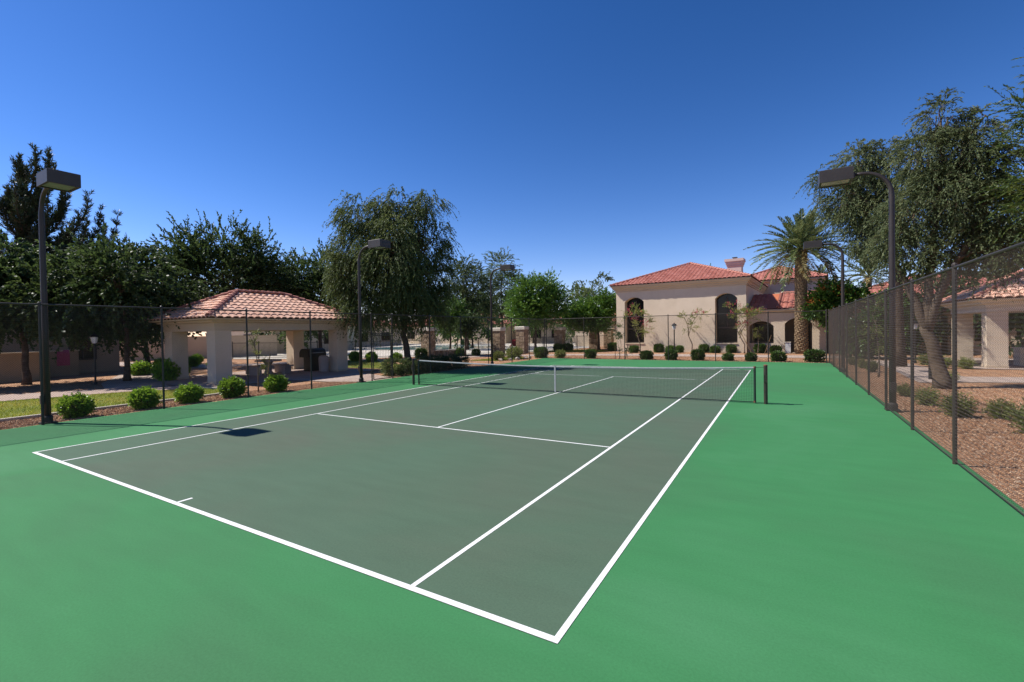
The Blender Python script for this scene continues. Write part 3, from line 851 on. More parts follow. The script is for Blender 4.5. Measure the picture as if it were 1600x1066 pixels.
t0_, t1_ = 0.022, 0.979
nx = 290
tt = np.linspace(t0_, t1_, nx)
def npt(t, z, o=0.0):
    p = NL + (NR - NL) * t + nn * o
    return (p.x, p.y, z)
A = []; B = []
for t in tt:
    zt = sag(t) - .04
    A.append(npt(t, .05)); B.append(npt(t, zt))
rows = 22
ts = np.linspace(t0_, t1_, 41)
for k in range(rows + 1):
    f = k / rows
    for p, q in zip(ts[:-1], ts[1:]):
        A.append(npt(p, .05 + f * (sag(p) - .09))); B.append(npt(q, .05 + f * (sag(q) - .09)))
for k in range(19, rows):                                        # doubled upper rows
    f = (k + .5) / rows
    for p, q in zip(ts[:-1], ts[1:]):
        A.append(npt(p, .05 + f * (sag(p) - .09), .004)); B.append(npt(q, .05 + f * (sag(q) - .09), .004))
g = G(); g.segs(A, B, .0023); ob('netting', g, M['net'], tn, kind='stuff')
g = G()
prof = [(-.008, -.048), (.008, -.048), (.012, -.026), (.007, 0), (-.007, 0), (-.012, -.026)]
fl = np.linspace(t0_, t1_, 90)
g.loft([[npt(t, sag(t) + dz + (.006 * math.sin(t * 260) if dz < -.05 else 0), o) for o, dz in prof] for t in fl])
ob('top_tape', g, M['band'], tn)
g = G(); g.tube([npt(t, .045) for t in ts], .01, 5); ob('bottom_cord', g, M['net'], tn)
g = G(); g.tube([NL + Vector((0, 0, 1.04))] + [Vector(npt(t, sag(t) - .02)) for t in (t0_,)], .006, 5); g.tube([NR + Vector((0, 0, 1.04))] + [Vector(npt(t, sag(t) - .02)) for t in (t1_,)], .006, 5)
ob('cable', g, M['iron'], tn)
for t in (t0_, t1_):
    g = G(); g.tube([npt(t, .04), npt(t, .5), npt(t, sag(t))], [.03, .028, .03], 8); sv = ob('side_sleeve', g, M['sleeve'], tn)
    for z in (.05, sag(t) - .01):
        g = G(); g.tube([npt(t, z - .025), npt(t, z + .025)], .034, 8); ob('sleeve_end', g, M['rust'], sv)
g = G(); c0 = npt(.5, 0)
X = Matrix.Translation(c0) @ Matrix.Rotation(math.atan2(nd.y, nd.x), 4, 'Z')
for y in (-.016, .016): g.box(-.027, .027, y - .002, y + .002, 0.03, .93, M=X)
g.box(-.027, .027, -.018, .018, .931, .936, M=X); g.box(-.02, .02, -.02, .02, 0.006, .03, M=X)
ob('centre_strap', g, M['band'], tn)


# ------------------------------------------------------------------ court lights
def court_light(label, x, y, s, zt=6.0, arm=.92):
    t = thing('court_light', label, 'floodlight', (x, y, 0), 'floodlight poles round the court')
    P = [(x, y, 0), (x, y, 2.5), (x, y, zt - .62)]
    rr = [.074, .068, .06]
    for a in np.linspace(0.15, 1, 8) * math.pi / 2:
        P.append((x + s * .6 * (1 - math.cos(a)), y, zt - .6 + .6 * math.sin(a))); rr.append(.05)
    P.append((x + s * arm, y, zt)); rr.append(.045)
    g = G(); g.tube(P, rr, 14)
    pl = ob('pole', g, M['pole'], t, smooth=True)
    g = G(); g.box(x - .15, x + .15, y - .15, y + .15, 0.002, .03); g.tube([(x, y, .03), (x, y, .16), (x, y, .2)], [.11, .105, .08], 12)
    ob('base_plate', g, M['pole'], t)
    g = G(); g.box(x - .06, x + .06, y - .13, y - .07, .5, .72); ob('hand_hole_cover', g, M['pole'], t)
    a, b = sorted((x + s * arm, x + s * (arm + .72))); y0, y1 = y - .31, y + .31; z0, z1 = zt - .15, zt + .17
    g = G(); c = .014
    g.loft([[(xx, yy, z) for xx, yy in ((a + i, y0 + i), (b - i, y0 + i), (b - i, y1 - i), (a + i, y1 - i))] for i, z in ((.05, z0 + .03), (.05, z0), (0, z0), (0, z1 - c), (c, z1))])
    g.ngon([(xx, yy, z1) for xx, yy in ((a + c, y0 + c), (b - c, y0 + c), (b - c, y1 - c), (a + c, y1 - c))])
    hd = ob('lamp_head', g, M['head'], t)
    g = G(); g.ngon([(xx, yy, z0 + .028) for xx, yy in ((a + .05, y0 + .05), (a + .05, y1 - .05), (b - .05, y1 - .05), (b - .05, y0 + .05))]); ob('lens', g, M['lens'], hd)
    g = G(); g.box(x + s * arm - .06, x + s * arm + .06, y - .07, y + .07, zt - .07, zt + .07); ob('bracket', g, M['head'], hd)


court_light('tall bronze floodlight pole nearest the camera on the left fence line', -9.42, -10.6, 1)
court_light('bronze floodlight pole beside the gate on the left fence line', -9.32, -.19, 1)
court_light('bronze floodlight pole at the far end of the left fence line, beyond the hedge', -9.42, 10.96, 1, 6.2)
court_light('tall bronze floodlight pole midway along the right fence, its head over the court', 9.2, .53, -1, 6.1, .8)
court_light('distant floodlight pole near the far end of the right fence, in front of the palm', 9.22, 12.3, -1, 6.05, .8)


# ------------------------------------------------------------------ path lamps
def path_lamp(label, x, y, h):
    t = thing('path_lamp', label, 'lamp post', (x, y, 0), 'lamp posts along the paths')
    g = G(); g.tube([(x, y, -.03), (x, y, .1), (x, y, .12), (x, y, h - .5)], [.07, .07, .042, .038], 10); ob('post', g, M['iron'], t)
    g = G(); z = h - .5
    g.loft([[(x + r * math.cos(a), y + r * math.sin(a), z + dz) for a in np.arange(6) * math.pi / 3] for r, dz in ((.05, 0), (.09, .02), (.16, .3))]); ob('lantern_glass', g, M['white'], t)
    g = G()
    g.loft([[(x + r * math.cos(a), y + r * math.sin(a), z + dz) for a in np.arange(6) * math.pi / 3] for r, dz in ((.02, .29), (.2, .3), (.2, .33), (.1, .42), (.03, .46), (.02, .52))]); ob('lantern_roof', g, M['iron'], t)


path_lamp('dark lantern post beside the path in the shade left of the ramada', -21.0, -5.9, 2.42)
path_lamp('dark lantern post in front of the blank clubhouse wall', -.08, 21.5, 2.58)
path_lamp('small lantern post behind the right-hand fence, half hidden by the forked trunk', 13.2, 20, 2.4)
g = G(); g.tube([(11.83, 9.98, -.03), (11.83, 9.98, .85), (11.83, 9.98, .92)], [.07, .07, .04], 10)
bo = thing('bollard_light', 'short dark bollard light behind the right-hand fence', 'bollard', (11.83, 9.98, 0)); ob('post', g, M['iron'], bo)
g = G(); g.tube([(11.83, 9.98, .925), (11.83, 9.98, .95), (11.83, 9.98, 1.0)], [.1, .1, .03], 10); ob('bollard_cap', g, M['iron'], bo)

# ------------------------------------------------------------------ ramada furniture
t = thing('barbecue_grill', 'black barbecue grill on a pedestal under the ramada', 'grill', (-17.2, 3.2, 0))
x, y = -17.3, 3.3
g = G(); g.box(x - .3, x + .3, y - .42, y + .42, -.01, .82); ob('pedestal', g, M['black'], t)
g = G(); g.loft([[(x + sx * .42, y + sy * .62, z) for sx, sy in ((-1, -1), (1, -1), (1, 1), (-1, 1))] for z in (.82, 1.0)] + [[(x + sx * .42 * k, y + sy * .62, z) for sx, sy in ((-1, -1), (1, -1), (1, 1), (-1, 1))] for k, z in ((.95, 1.14), (.75, 1.26), (.4, 1.33))])
g.ngon([(x + sx * .42 * .4, y + sy * .62, 1.33) for sx, sy in ((-1, -1), (1, -1), (1, 1), (-1, 1))]); ob('hood', g, M['black'], t)
g = G(); g.tube([(x + .46, y - .4, 1.08), (x + .46, y + .4, 1.08)], .02, 8); ob('handle', g, M['lens'], t)
g = G(); g.tube([(-15.95, 3.02, -.01), (-15.95, 3.02, .04), (-15.95, 3.02, .8), (-15.95, 3.02, .86)], [.24, .27, .29, .26], 16)
tc = thing('litter_bin', 'round pale concrete litter bin beside the ramada column', 'litter bin', (-15.95, 3.02, 0)); ob('bin_body', g, M['concrete'], tc)
g = G(); g.tube([(-15.95, 3.02, .862), (-15.95, 3.02, .92), (-15.95, 3.02, .95)], [.27, .25, .1], 16); ob('lid', g, M['conc_dark'], tc)
t = thing('picnic_table', 'round concrete picnic table with benches in the shade of the ramada', 'table', (-18.0, .9, 0))
x, y = -18.0, .9
g = G(); g.tube([(x, y, .7), (x, y, .71), (x, y, .77), (x, y, .78)], [.66, .7, .7, .66], 18); ob('tabletop', g, M['concrete'], t)
g = G(); g.tube([(x, y, -.01), (x, y, .15), (x, y, .5), (x, y, .7)], [.3, .18, .16, .28], 12); ob('pedestal', g, M['concrete'], t)
for k in range(4):
    a = k * math.pi / 2 + .4; bx_, by_ = x + 1.1 * math.cos(a), y + 1.1 * math.sin(a)
    g = G(); Xb = Matrix.Translation((bx_, by_, 0)) @ Matrix.Rotation(a, 4, 'Z'); g.box(-.17, .17, -.45, .45, .4, .47, M=Xb); g.box(-.1, .1, -.3, .3, -.01, .4, M=Xb); ob('bench', g, M['concrete'], t)
g = G(); g.box(6.95, 7.33, 30.25, 30.63, -.04, .84); bi = thing('litter_bin', 'white square bin in the arcade opening beside the palm', 'litter bin', (7.14, 30.44, 0)); ob('bin_body', g, M['white'], bi)
g = G(); g.box(6.92, 7.36, 30.22, 30.66, .842, .9); ob('lid', g, M['trim_white'], bi)
# things under the right-hand ramada
t = thing('barbecue_grill', 'dark built-in barbecue under the ramada behind the right-hand fence', 'grill', (17.6, 19, 0))
g = G(); g.box(17.0, 18.3, 18.9, 19.7, -.01, .85); ob('counter', g, M['stucco'], t)
g = G(); g.box(16.95, 18.35, 18.85, 19.75, .853, .92); ob('countertop', g, M['trim_white'], t)
g = G(); g.box(17.2, 18.1, 18.86, 18.897, .2, .7); ob('fire_door', g, M['black'], t)
g = G(); g.box(17.25, 18.05, 19.0, 19.6, .922, 1.25); ob('hood', g, M['black'], t)
t = thing('picnic_table', 'picnic table under the ramada behind the right-hand fence', 'table', (19, 20.6, 0))
g = G(); g.box(18.3, 20.0, 20.2, 21.0, .7, .76); ob('tabletop', g, M['concrete'], t)
for yy in (19.75, 21.2):
    g = G(); g.box(18.3, 20.0, yy, yy + .3, .4, .46); g.box(18.5, 18.7, yy + .03, yy + .27, -.01, .4); g.box(19.6, 19.8, yy + .03, yy + .27, -.01, .4); ob('bench', g, M['concrete'], t)
for xx in (18.6, 19.6):
    g = G(); g.box(xx, xx + .15, 20.3, 20.9, -.01, .7); ob('leg', g, M['concrete'], t)


# ------------------------------------------------------------------ stone pillars and the pool fence
def stone_pillar(label, x, y, h, w_=.9):
    t = thing('stone_pillar', label, 'pillar', (x, y, 0), 'stone pillars of the pool fence')
    g = G(); hw = w_ / 2
    g.box(x - hw + .06, x + hw - .06, y - hw + .06, y + hw - .06, -.03, h - .3)
    z = 0.0
    while z < h - .34:
        dz = random.uniform(.1, .2); dz = min(dz, h - .3 - z)
        for side in range(4):
            u = -hw
            while u < hw - .03:
                L = min(random.uniform(.16, .42), hw - u)
                if hw - u - L < .08: L = hw - u
                pr = random.uniform(0, .035)
                a0, a1, b0, b1 = u + .006, u + L - .006, -hw - pr, -hw + .08
                X = Matrix.Translation((x, y, 0)) @ Matrix.Rotation(side * math.pi / 2, 4, 'Z')
                g.box(a0, a1, b0, b1, z + .005, z + dz - .005, rng.random(), M=X)
                u += L
        z += dz
    ob('stone_facing', g, M['stone'], t, kind='stuff')
    g = G(); g.loft([ring(x - hw, x + hw, y - hw, y + hw, o, z) for o, z in ((-.02, h - .3), (.09, h - .298), (.09, h - .06), (.05, h), (-hw + .01, h + .02))])
    ob('capstone', g, M['trim_white'], t)


PIL = [(-20.1, 17.3, 2.6), (-16.5, 23.4, 2.5), (-14.9, 25.2, 2.6), (-13.6, 31.2, 2.5), (-11.6, 36.3, 2.5), (-10.6, 38.4, 2.5), (-8.9, 39.5, 2.5)]
PL = ['broad stone pillar with pale cap behind the weeping tree', 'shaded stone pillar left of the pool gateway', 'sunlit stone pillar right of the pool gateway',
      'dark stone pillar behind the small ash tree', 'stone pillar left of the citrus trunk', 'stone pillar right of the citrus trunk', 'stone pillar nearest the clubhouse corner']
for (x, y, h), l in zip(PIL, PL): stone_pillar(l, x, y, h)


def iron_fence(label, pts, h=1.55):
    t = thing('iron_fence', label, 'fence', (*pts[0], 0), 'black picket fences round the pool')
    for a, b in zip(pts[:-1], pts[1:]):
        a = Vector((*a, 0)); b = Vector((*b, 0)); L = (b - a).length; n = int(L / .13)
        g = G()
        for z in (.14, h - .08): g.segs([a + Vector((0, 0, z))], [b + Vector((0, 0, z))], .02)
        ob('rail', g, M['iron'], t)
        g = G(); g.segs([a + (b - a) * (i / n) for i in range(n)], [a + (b - a) * (i / n) + Vector((0, 0, h)) for i in range(n)], .011)
        ob('pickets', g, M['iron'], t, kind='stuff')
        g = G(); g.box(a.x - .03, a.x + .03, a.y - .03, a.y + .03, -.03, h + .06); ob('post', g, M['iron'], t)


iron_fence('black picket fence between the ramada and the broad stone pillar', [(-37, 9.4), (-34, 10.1), (-31, 10.9), (-28, 11.8), (-25, 13.4), (-22.6, 15.3), (-20.5, 17.2)])
iron_fence('black picket fence between the broad pillar and the pool gateway', [(-19.7, 17.7), (-18.6, 19.6), (-17.5, 21.4), (-16.7, 23.0)])
iron_fence('black picket fence between the gateway and the clubhouse corner', [(-14.8, 25.7), (-14.2, 28.4), (-13.7, 30.8), (-12.6, 33.6), (-11.7, 35.9), (-10.7, 38.0), (-9, 39.2), (-7.4, 39.4)])
t = thing('planter_wall', 'low stone planter wall beside the broad stone pillar', 'planter', (-19, 18.4, 0))
g = G()
for k in range(9):
    a = Vector((-19.5, 17.6, 0)).lerp(Vector((-18.2, 19.6, 0)), k / 9); b = Vector((-19.5, 17.6, 0)).lerp(Vector((-18.2, 19.6, 0)), (k + 1) / 9)
    for z in (0, .18, .36):
        g.box(min(a.x, b.x) - .2 + random.uniform(0, .03), max(a.x, b.x) + .15, a.y + .008, b.y - .008, z + .005, z + .175, rng.random())
ob('stone_facing', g, M['stone'], t, kind='stuff')
g = G(); g.loft([[(x, y, z) for x, y in ((-19.8, 17.5), (-19.2, 17.5), (-17.9, 19.7), (-18.5, 19.7))] for z in (.56, .63)])
g.ngon([(x, y, .63) for x, y in ((-19.8, 17.5), (-19.2, 17.5), (-17.9, 19.7), (-18.5, 19.7))]); ob('coping', g, M['trim_white'], t)


# pool furniture far beyond
def sun_lounger(label, x, y, rz):
    t = thing('sun_lounger', label, 'lounger', (x, y, 0), 'loungers by the pool')
    X = Matrix.Translation((x, y, 0)) @ Matrix.Rotation(rz, 4, 'Z')
    g = G(); g.box(-.32, .32, -.6, .7, .3, .37, M=X); ob('seat', g, M['red'], t)
    g = G(); g.box(-.32, .32, -.04, .04, 0, .75, M=X @ Matrix.Translation((0, -.62, .36)) @ Matrix.Rotation(R(35), 4, 'X')); ob('backrest', g, M['red'], t)
    for sx in (-.28, .28):
        for sy in (-.5, .6):
            g = G(); g.box(sx - .02, sx + .02, sy - .02, sy + .02, 0, .3, M=X); ob('leg', g, M['white'], t)


for k, (x, y, rz) in enumerate([(-23.2, 38, .6), (-24.4, 40.5, .5), (-21.8, 35.6, .7), (-26.2, 43.6, .4)]):
    sun_lounger(['red lounger right of the pool ladder', 'second red lounger along the pool edge', 'red lounger nearest the pool gateway', 'red lounger farthest along the pool edge'][k], x, y, rz)
t = thing('pool_ladder', 'white handrails at the edge of the pool', 'handrail', (-25, 33.5, 0))
for yy in (33.2, 33.8):
    g = G(); g.tube([(-24.7, yy, -.01), (-24.7, yy, .7), (-24.9, yy, .85), (-25.3, yy, .8), (-25.5, yy, .0)], .03, 6); ob('rail', g, M['white'], t)

# ------------------------------------------------------------------ vegetation
def unit(a): return a / (np.linalg.norm(a, axis=-1, keepdims=True) + 1e-9)
def rdir(n): return unit(rng.normal(size=(n, 3)))


def leaves(g, P, D, l, w_, tint, up=0.35):
    """rhombic leaves from base P along D"""
    n = len(P)
    Nn = rdir(n) + np.array((0, 0, up)); S = unit(np.cross(D, Nn))
    l = np.broadcast_to(l, (n,))[:, None] * rng.uniform(.7, 1.25, (n, 1)); w_ = np.broadcast_to(w_, (n,))[:, None] * rng.uniform(.75, 1.2, (n, 1))
    V = np.stack([P, P + D * l * .45 + S * w_ * .5, P + D * l, P + D * l * .45 - S * w_ * .5], 1)
    g.quads(V.reshape(-1, 3), np.arange(4 * n).reshape(-1, 4), tint)


def twigs(g, C, D, L, per, l, w_, droop=.25, spread=.8, tbase=None, stems=None, start=.1):
    """C,D,L: twig bases, directions and lengths; leaves along each"""
    K = len(C)
    t = np.tile(np.linspace(start, 1, per), (K, 1)) + rng.uniform(-.04, .04, (K, per))
    P = C[:, None] + D[:, None] * (t * L[:, None])[..., None]
    P[..., 2] -= droop * (t ** 2) * L[:, None]
    T = D[:, None] + np.array((0, 0, -1.0)) * (2 * droop * t)[..., None]
    LD = unit(unit(T) + spread * rng.normal(size=P.shape) * .6)
    tb = (rng.random(K) if tbase is None else tbase)[:, None] * .6 + rng.random((K, per)) * .4
    leaves(g, P.reshape(-1, 3), LD.reshape(-1, 3), l, w_, tb.ravel())
    if stems is not None:
        E = C + D * (L * .8)[:, None]; E[:, 2] -= droop * .64 * L
        stems.append((C, E))


def crown(lobes, nleaf, l, w_, tl, per=16, droop=.25, up=.25, cr=.35, shell=.35, clump=14, spread=.8, hang=False, stems=None, nodes=None):
    g = G()
    A = np.array([lb[3] * lb[3] * lb[4] for lb in lobes]) ** (2 / 3); A /= A.sum()
    for lb, a in zip(lobes, A):
        K = max(6, int(nleaf * a / per)); M_ = max(3, K // clump)
        c = np.array(lb[:3]); r = np.array((lb[3], lb[3], lb[4]))
        d = rdir(M_); fr = rng.uniform(shell ** 3, 1, M_) ** (1 / 3)
        cc = c + d * fr[:, None] * r * .92
        if nodes is not None: nodes.append((c, cc))
        idx = rng.integers(0, M_, K)
        tb = np.clip(rng.random(M_)[idx] + rng.normal(size=K) * .15, 0, 1)
        C = cc[idx] + rng.normal(size=(K, 3)) * cr * np.array((1, 1, .7)) * min(1, lb[3])
        out = unit((C - c) / r)
        if hang: D = unit(out * .3 + rdir(K) * .35 + np.array((0, 0, -.55)))
        else: D = unit(out + rdir(K) * .7 + np.array((0, 0, up)))
        twigs(g, C, D, tl * rng.uniform(.45, 1.35, K), per, l, w_, droop, spread, tb, stems)
    return g


def bez(a, b, c, n=7):
    t = np.linspace(0, 1, n)[:, None]
    return (1 - t) ** 2 * np.asarray(a, float) + 2 * t * (1 - t) * np.asarray(b, float) + t ** 2 * np.asarray(c, float)


def tree(name, label, base, lobes, mat, bark='bark', trunk=None, r0=.2, nleaf=30000, l=.09, w_=.045, tl=.6, group=None, forks=(), dens=.66, cat='tree', limb_r=.45, **k):
    bx_, by_ = base
    t = thing(name, label, cat, (bx_, by_, 0), group)
    stems = []; nodes = []
    g = crown(lobes, int(nleaf * dens), l * (1.14 if dens < 1 else 1), w_ * (1.16 if dens < 1 else 1), tl, stems=stems, nodes=nodes, **k)
    ob('crown', g, M[mat], t)
    zc = min(lb[2] - lb[4] * .6 for lb in lobes)
    cm_ = np.mean([lb[:3] for lb in lobes], 0)
    if trunk is None:
        zt = max(zc * 1.05, .5)
        trunk = [(bx_, by_, -.05), (bx_ + (cm_[0] - bx_) * .1 + .06, by_ + (cm_[1] - by_) * .1, zt * .5), (bx_ + (cm_[0] - bx_) * .25, by_ + (cm_[1] - by_) * .25, zt)]
    tp = np.array(trunk, float)
    tt = np.linspace(0, 1, len(tp)); ti = np.linspace(0, 1, 9)
    tp9 = np.stack([np.interp(ti, tt, tp[:, q]) for q in range(3)], 1)
    tp9[1:-1, :2] += rng.normal(size=(7, 2)) * r0 * .1
    g = G(); rr = np.linspace(r0, r0 * .68, 9); rr[0] = r0 * 1.4; rr[1] = r0 * 1.1
    g.tube(tp9, rr, 10)
    ends = []
    for f in forks:
        f = np.array(f, float); s0 = tp9[-2]; dd = f - s0
        bb = bez(s0, s0 + np.array((dd[0] * .3, dd[1] * .3, dd[2] * .55)), f, 9); bb[2:-1] += rng.normal(size=(6, 3)) * .03
        g.tube(bb, np.linspace(r0 * .66, r0 * .34, 9), 9); ends.append(bb)
    tr = ob('trunk', g, M[bark], t, smooth=True)
    g = G(); top = tp9[-1]
    for c, cc in nodes:
        st = tp9[-1 if rng.random() > .35 else -2]
        if ends:
            q_ = np.concatenate(ends)[[i for i in range(9 * len(ends)) if i % 9 > 4]]
            st = q_[np.argmin(np.linalg.norm((q_ - c) * np.array((1, 1, .6)), axis=1) + 5 * (q_[:, 2] > c[2]))]
        d = c - st
        b = bez(st, st + np.array((d[0] * .35, d[1] * .35, d[2] * .6)), c, 8)
        b[1:-1] += rng.normal(size=(6, 3)) * .05
        lr = r0 * limb_r
        g.tube(b, np.linspace(lr, lr * .3, 8), 6)
        for q in cc[: min(len(cc), 14)]:
            s = b[rng.integers(3, 8)]
            m_ = bez(s, (s + q) / 2 + rng.normal(size=3) * .1, q, 4)
            g.tube(m_, np.linspace(lr * .28, .008, 4), 4)
    if stems:
        S0 = np.concatenate([s[0] for s in stems]); S1 = np.concatenate([s[1] for s in stems])
        kk = rng.random(len(S0)) < .3
        g.segs(S0[kk], S1[kk], .005)
    ob('branches', g, M[bark], t, smooth=True, kind='stuff')
    return t


L = {}
L['willow'] = ((-12.3, 6.1), [(-14.26,4.3,8.75,1.22,1.26),(-13.23,5.24,9.65,0.88,0.75),(-12.5,5.91,9.57,0.89,0.76),(-11.26,7.05,9.44,0.91,0.92),(-11.77,6.59,8.85,0.9,1.14),(-10.77,7.5,7.93,0.61,1.54),(-14.92,3.7,7.25,0.71,1.48),(-13.89,4.64,6.9,1.45,1.87),(-12.89,5.56,7.3,1.47,1.89),(-11.71,6.64,6.75,1.36,2.1),(-14.71,3.89,5.21,0.86,1.41),(-13.66,4.86,4.65,1.24,1.35),(-12.57,5.85,4.46,1.34,1.37),(-11.46,6.87,4.85,1.06,1.72),(-10.75,7.52,5.62,0.46,1.54),(-15.15,3.49,5.58,0.42,1.29),(-14.34,4.23,3.72,1.08,0.82),(-11.76,6.59,3.51,1.06,0.92),(-14.21,6.79,7.02,1.96,2.41),(-11.83,4.36,6.47,1.56,1.96),(-11.22,5.19,4.71,1.07,1.45)])
L['left_broad'] = ((-21.4, -4.5), [(-21.97,-6.07,5.05,1.38,1.07),(-21.35,-4.36,5.64,1.52,1.03),(-20.8,-2.84,4.68,1.24,1.01),(-22.25,-6.83,3.96,1.32,1.2),(-21.62,-5.1,3.69,1.7,1.42),(-20.87,-3.05,3.33,1.23,0.87),(-20.43,-1.85,4.03,0.81,0.69),(-19.17,-5.67,4.74,1.36,1.17),(-23.86,-5.41,3.11,1.48,1.15),(-23.06,-3.21,3.12,1.66,1.05)])
L['left_far_broad'] = ((-24.5, -7.43), [(-24.58,-7.78,4.94,0.96,1.22),(-24.49,-7.4,3.11,1.31,1.39),(-24.91,-9.16,4.56,1.16,1.75),(-24.83,-8.83,2.51,1.19,1.48),(-24.24,-6.32,2.47,0.93,1.28),(-24.62,-7.96,6.14,0.52,0.76)])
L['back_broad'] = ((-28.0, 3.82), [(-28.85,2.22,7.86,1.44,1.45),(-27.93,3.96,8.69,1.69,1.3),(-26.96,5.77,7.89,1.63,1.44),(-27.95,3.92,6.36,3.63,1.86),(-26.36,6.9,6.51,1.42,1.47),(-29.31,1.37,6.46,1.03,1.25),(-28.69,6.78,6.42,2.7,2.02)])
L['back_broad2'] = ((-26.0, 10.53), [(-26.82,9.46,7.03,1.25,1.25),(-25.56,11.11,7.62,1.2,1.17),(-24.7,12.22,6.86,1.13,1.83),(-25.8,10.79,5.48,2.24,1.59),(-27.27,8.88,5.97,1.19,1.3)])
L['acacia'] = ((-26.0, 31.6), [(-26.82,31.02,8.89,1.54,1.7),(-25.27,32.12,7.33,1.71,2.48),(-26.87,30.98,5.56,2.16,2.17),(-25.99,31.61,9.81,0.93,1.24),(-24.99,32.32,4.76,1.55,1.94)])
L['acacia_tall'] = ((-25.0, 38.25), [(-25.07,38.21,10.6,1.52,1.69),(-24.39,38.62,7.71,1.69,2.54),(-25.44,37.98,4.94,1.86,1.86),(-23.47,39.17,6.17,1.19,2.11),(-26.35,37.44,7.92,0.85,2.11)])
L['ash'] = ((-15.3, 28.7), [(-15.22,28.74,6.09,2.12,1.33),(-14.3,29.21,4.6,1.72,1.46),(-16.32,28.18,4.31,1.6,1.33),(-13.47,29.63,4.98,1.06,1.06),(-15.02,28.84,3.95,2.26,1.2),(-14.03,29.35,6.92,0.66,0.8),(-16.05,28.32,6.31,0.8,0.93)])
L['citrus'] = ((-10.3, 34.16), [(-12.26,33.47,4.11,1.38,1.26),(-9.99,34.27,4.46,1.49,1.25),(-11.29,33.81,3.24,2.47,0.91),(-9.22,34.54,5.27,0.81,0.83),(-12.6,33.36,3.27,1.11,0.84)])
L['citrus_low'] = ((-20.0, 20.32), [(-19.91,20.39,4.1,1.08,1.08),(-20.4,20.02,3.02,0.96,0.72),(-19.35,20.82,3.12,0.84,0.72)])
L['lollipop'] = ((-17.5, 19.2), [(-17.33,19.32,2.83,0.91,0.74)])
L['euc'] = ((11.5, 6.7), [(11.45,6.71,9.16,0.47,0.69),(12.12,6.57,7.89,0.71,0.88),(10.97,6.81,7.99,0.66,0.93),(11.6,6.68,6.64,1.03,1.12),(12.48,6.49,6.03,0.75,1.08),(10.72,6.87,6.16,0.71,1.03),(12.76,6.43,7.1,0.51,0.86),(11.97,6.6,4.75,0.76,0.72),(12.82,6.41,4.63,0.7,0.74),(10.22,6.98,5.11,0.39,0.83),(12.48,6.49,8.92,0.2,0.41),(10.8,6.85,4.69,0.5,0.67),(12.03,8.63,8.22,0.68,1.41),(12.99,8.42,5.7,0.95,1.36)])
L['euc_left'] = ((12.01, 17.0), [(8.78,17.53,10.67,0.48,0.5),(10.34,17.27,11.01,1.11,1.04),(11.36,17.11,11.26,0.68,0.88),(9.72,17.37,9.15,1.03,1.13),(10.87,17.19,8.48,1.24,1.58),(11.6,17.07,6.66,0.94,1.28),(10.27,17.28,6.95,0.72,0.91),(12.16,16.98,9.07,0.91,1.32),(10.84,19.22,9.84,1.16,1.46)])
L['mesq'] = ((13.5, 4.56), [(12.69,4.84,8.05,0.33,0.48),(12.83,4.79,6.99,0.44,0.48),(12.89,4.77,5.96,0.44,0.63),(13.5,4.56,7.57,0.68,1.06),(12.88,4.77,4.11,0.54,0.74),(13.5,4.56,5.27,0.68,1.07),(13.71,4.49,8.72,0.66,0.7)])
L['bougain'] = ((10.03, 29.5), [(9.24,29.56,3.75,0.74,0.9),(10.45,29.47,4.33,0.95,0.98),(10.05,29.5,3.12,0.97,0.69),(11.62,29.39,4.27,0.61,0.67),(9.73,29.52,4.87,0.65,0.6)])
L['ol1'] = ((-4.63, 29.3), [(-5.04,29.19,3.62,0.69,0.96),(-4.44,29.35,2.71,0.68,0.95),(-5.44,29.09,3.03,0.46,0.72),(-4.06,29.45,2.11,0.45,0.71)])
L['ol2'] = ((-0.14, 29.6), [(-0.69,29.51,3.08,0.43,0.51),(-0.39,29.56,2.45,0.48,0.51),(0.45,29.69,3.45,0.42,0.28)])
L['ol3'] = ((4.03, 29.2), [(3.29,29.15,3.88,0.67,0.54),(3.67,29.18,3.06,0.86,0.75),(4.61,29.24,3.19,0.65,0.64),(3.9,29.19,2.25,0.48,0.54)])
L['ol4'] = ((5.02, 29.0), [(5.03,29.0,1.96,0.23,0.74)])
L['ol5'] = ((-3.45, 18.9), [(-3.32,18.94,1.45,0.32,0.75),(-3.53,18.88,2.16,0.27,0.47),(-3.15,18.99,0.75,0.27,0.37)])
L['sap'] = ((-10.6, -4.21), [(-10.65,-4.29,1.91,0.15,0.5),(-10.57,-4.17,1.28,0.2,0.4),(-10.67,-4.32,2.16,0.11,0.25)])
L['thin'] = ((10.28, 10.49), [(10.22,10.5,2.39,0.25,0.6),(10.35,10.48,1.44,0.25,0.49),(10.14,10.51,2.99,0.17,0.33)])
L['rb1'] = ((11.69, 24.0), [(11.7,24.0,1.67,0.72,1.43),(12.5,23.9,2.49,0.7,1.65),(11.04,24.08,1.26,0.67,1.06)])
L['rb2'] = ((15.02, 30.0), [(14.68,30.06,2.51,0.85,1.88),(15.7,29.88,2.48,0.81,1.84),(13.98,30.19,3.0,0.72,1.9)])


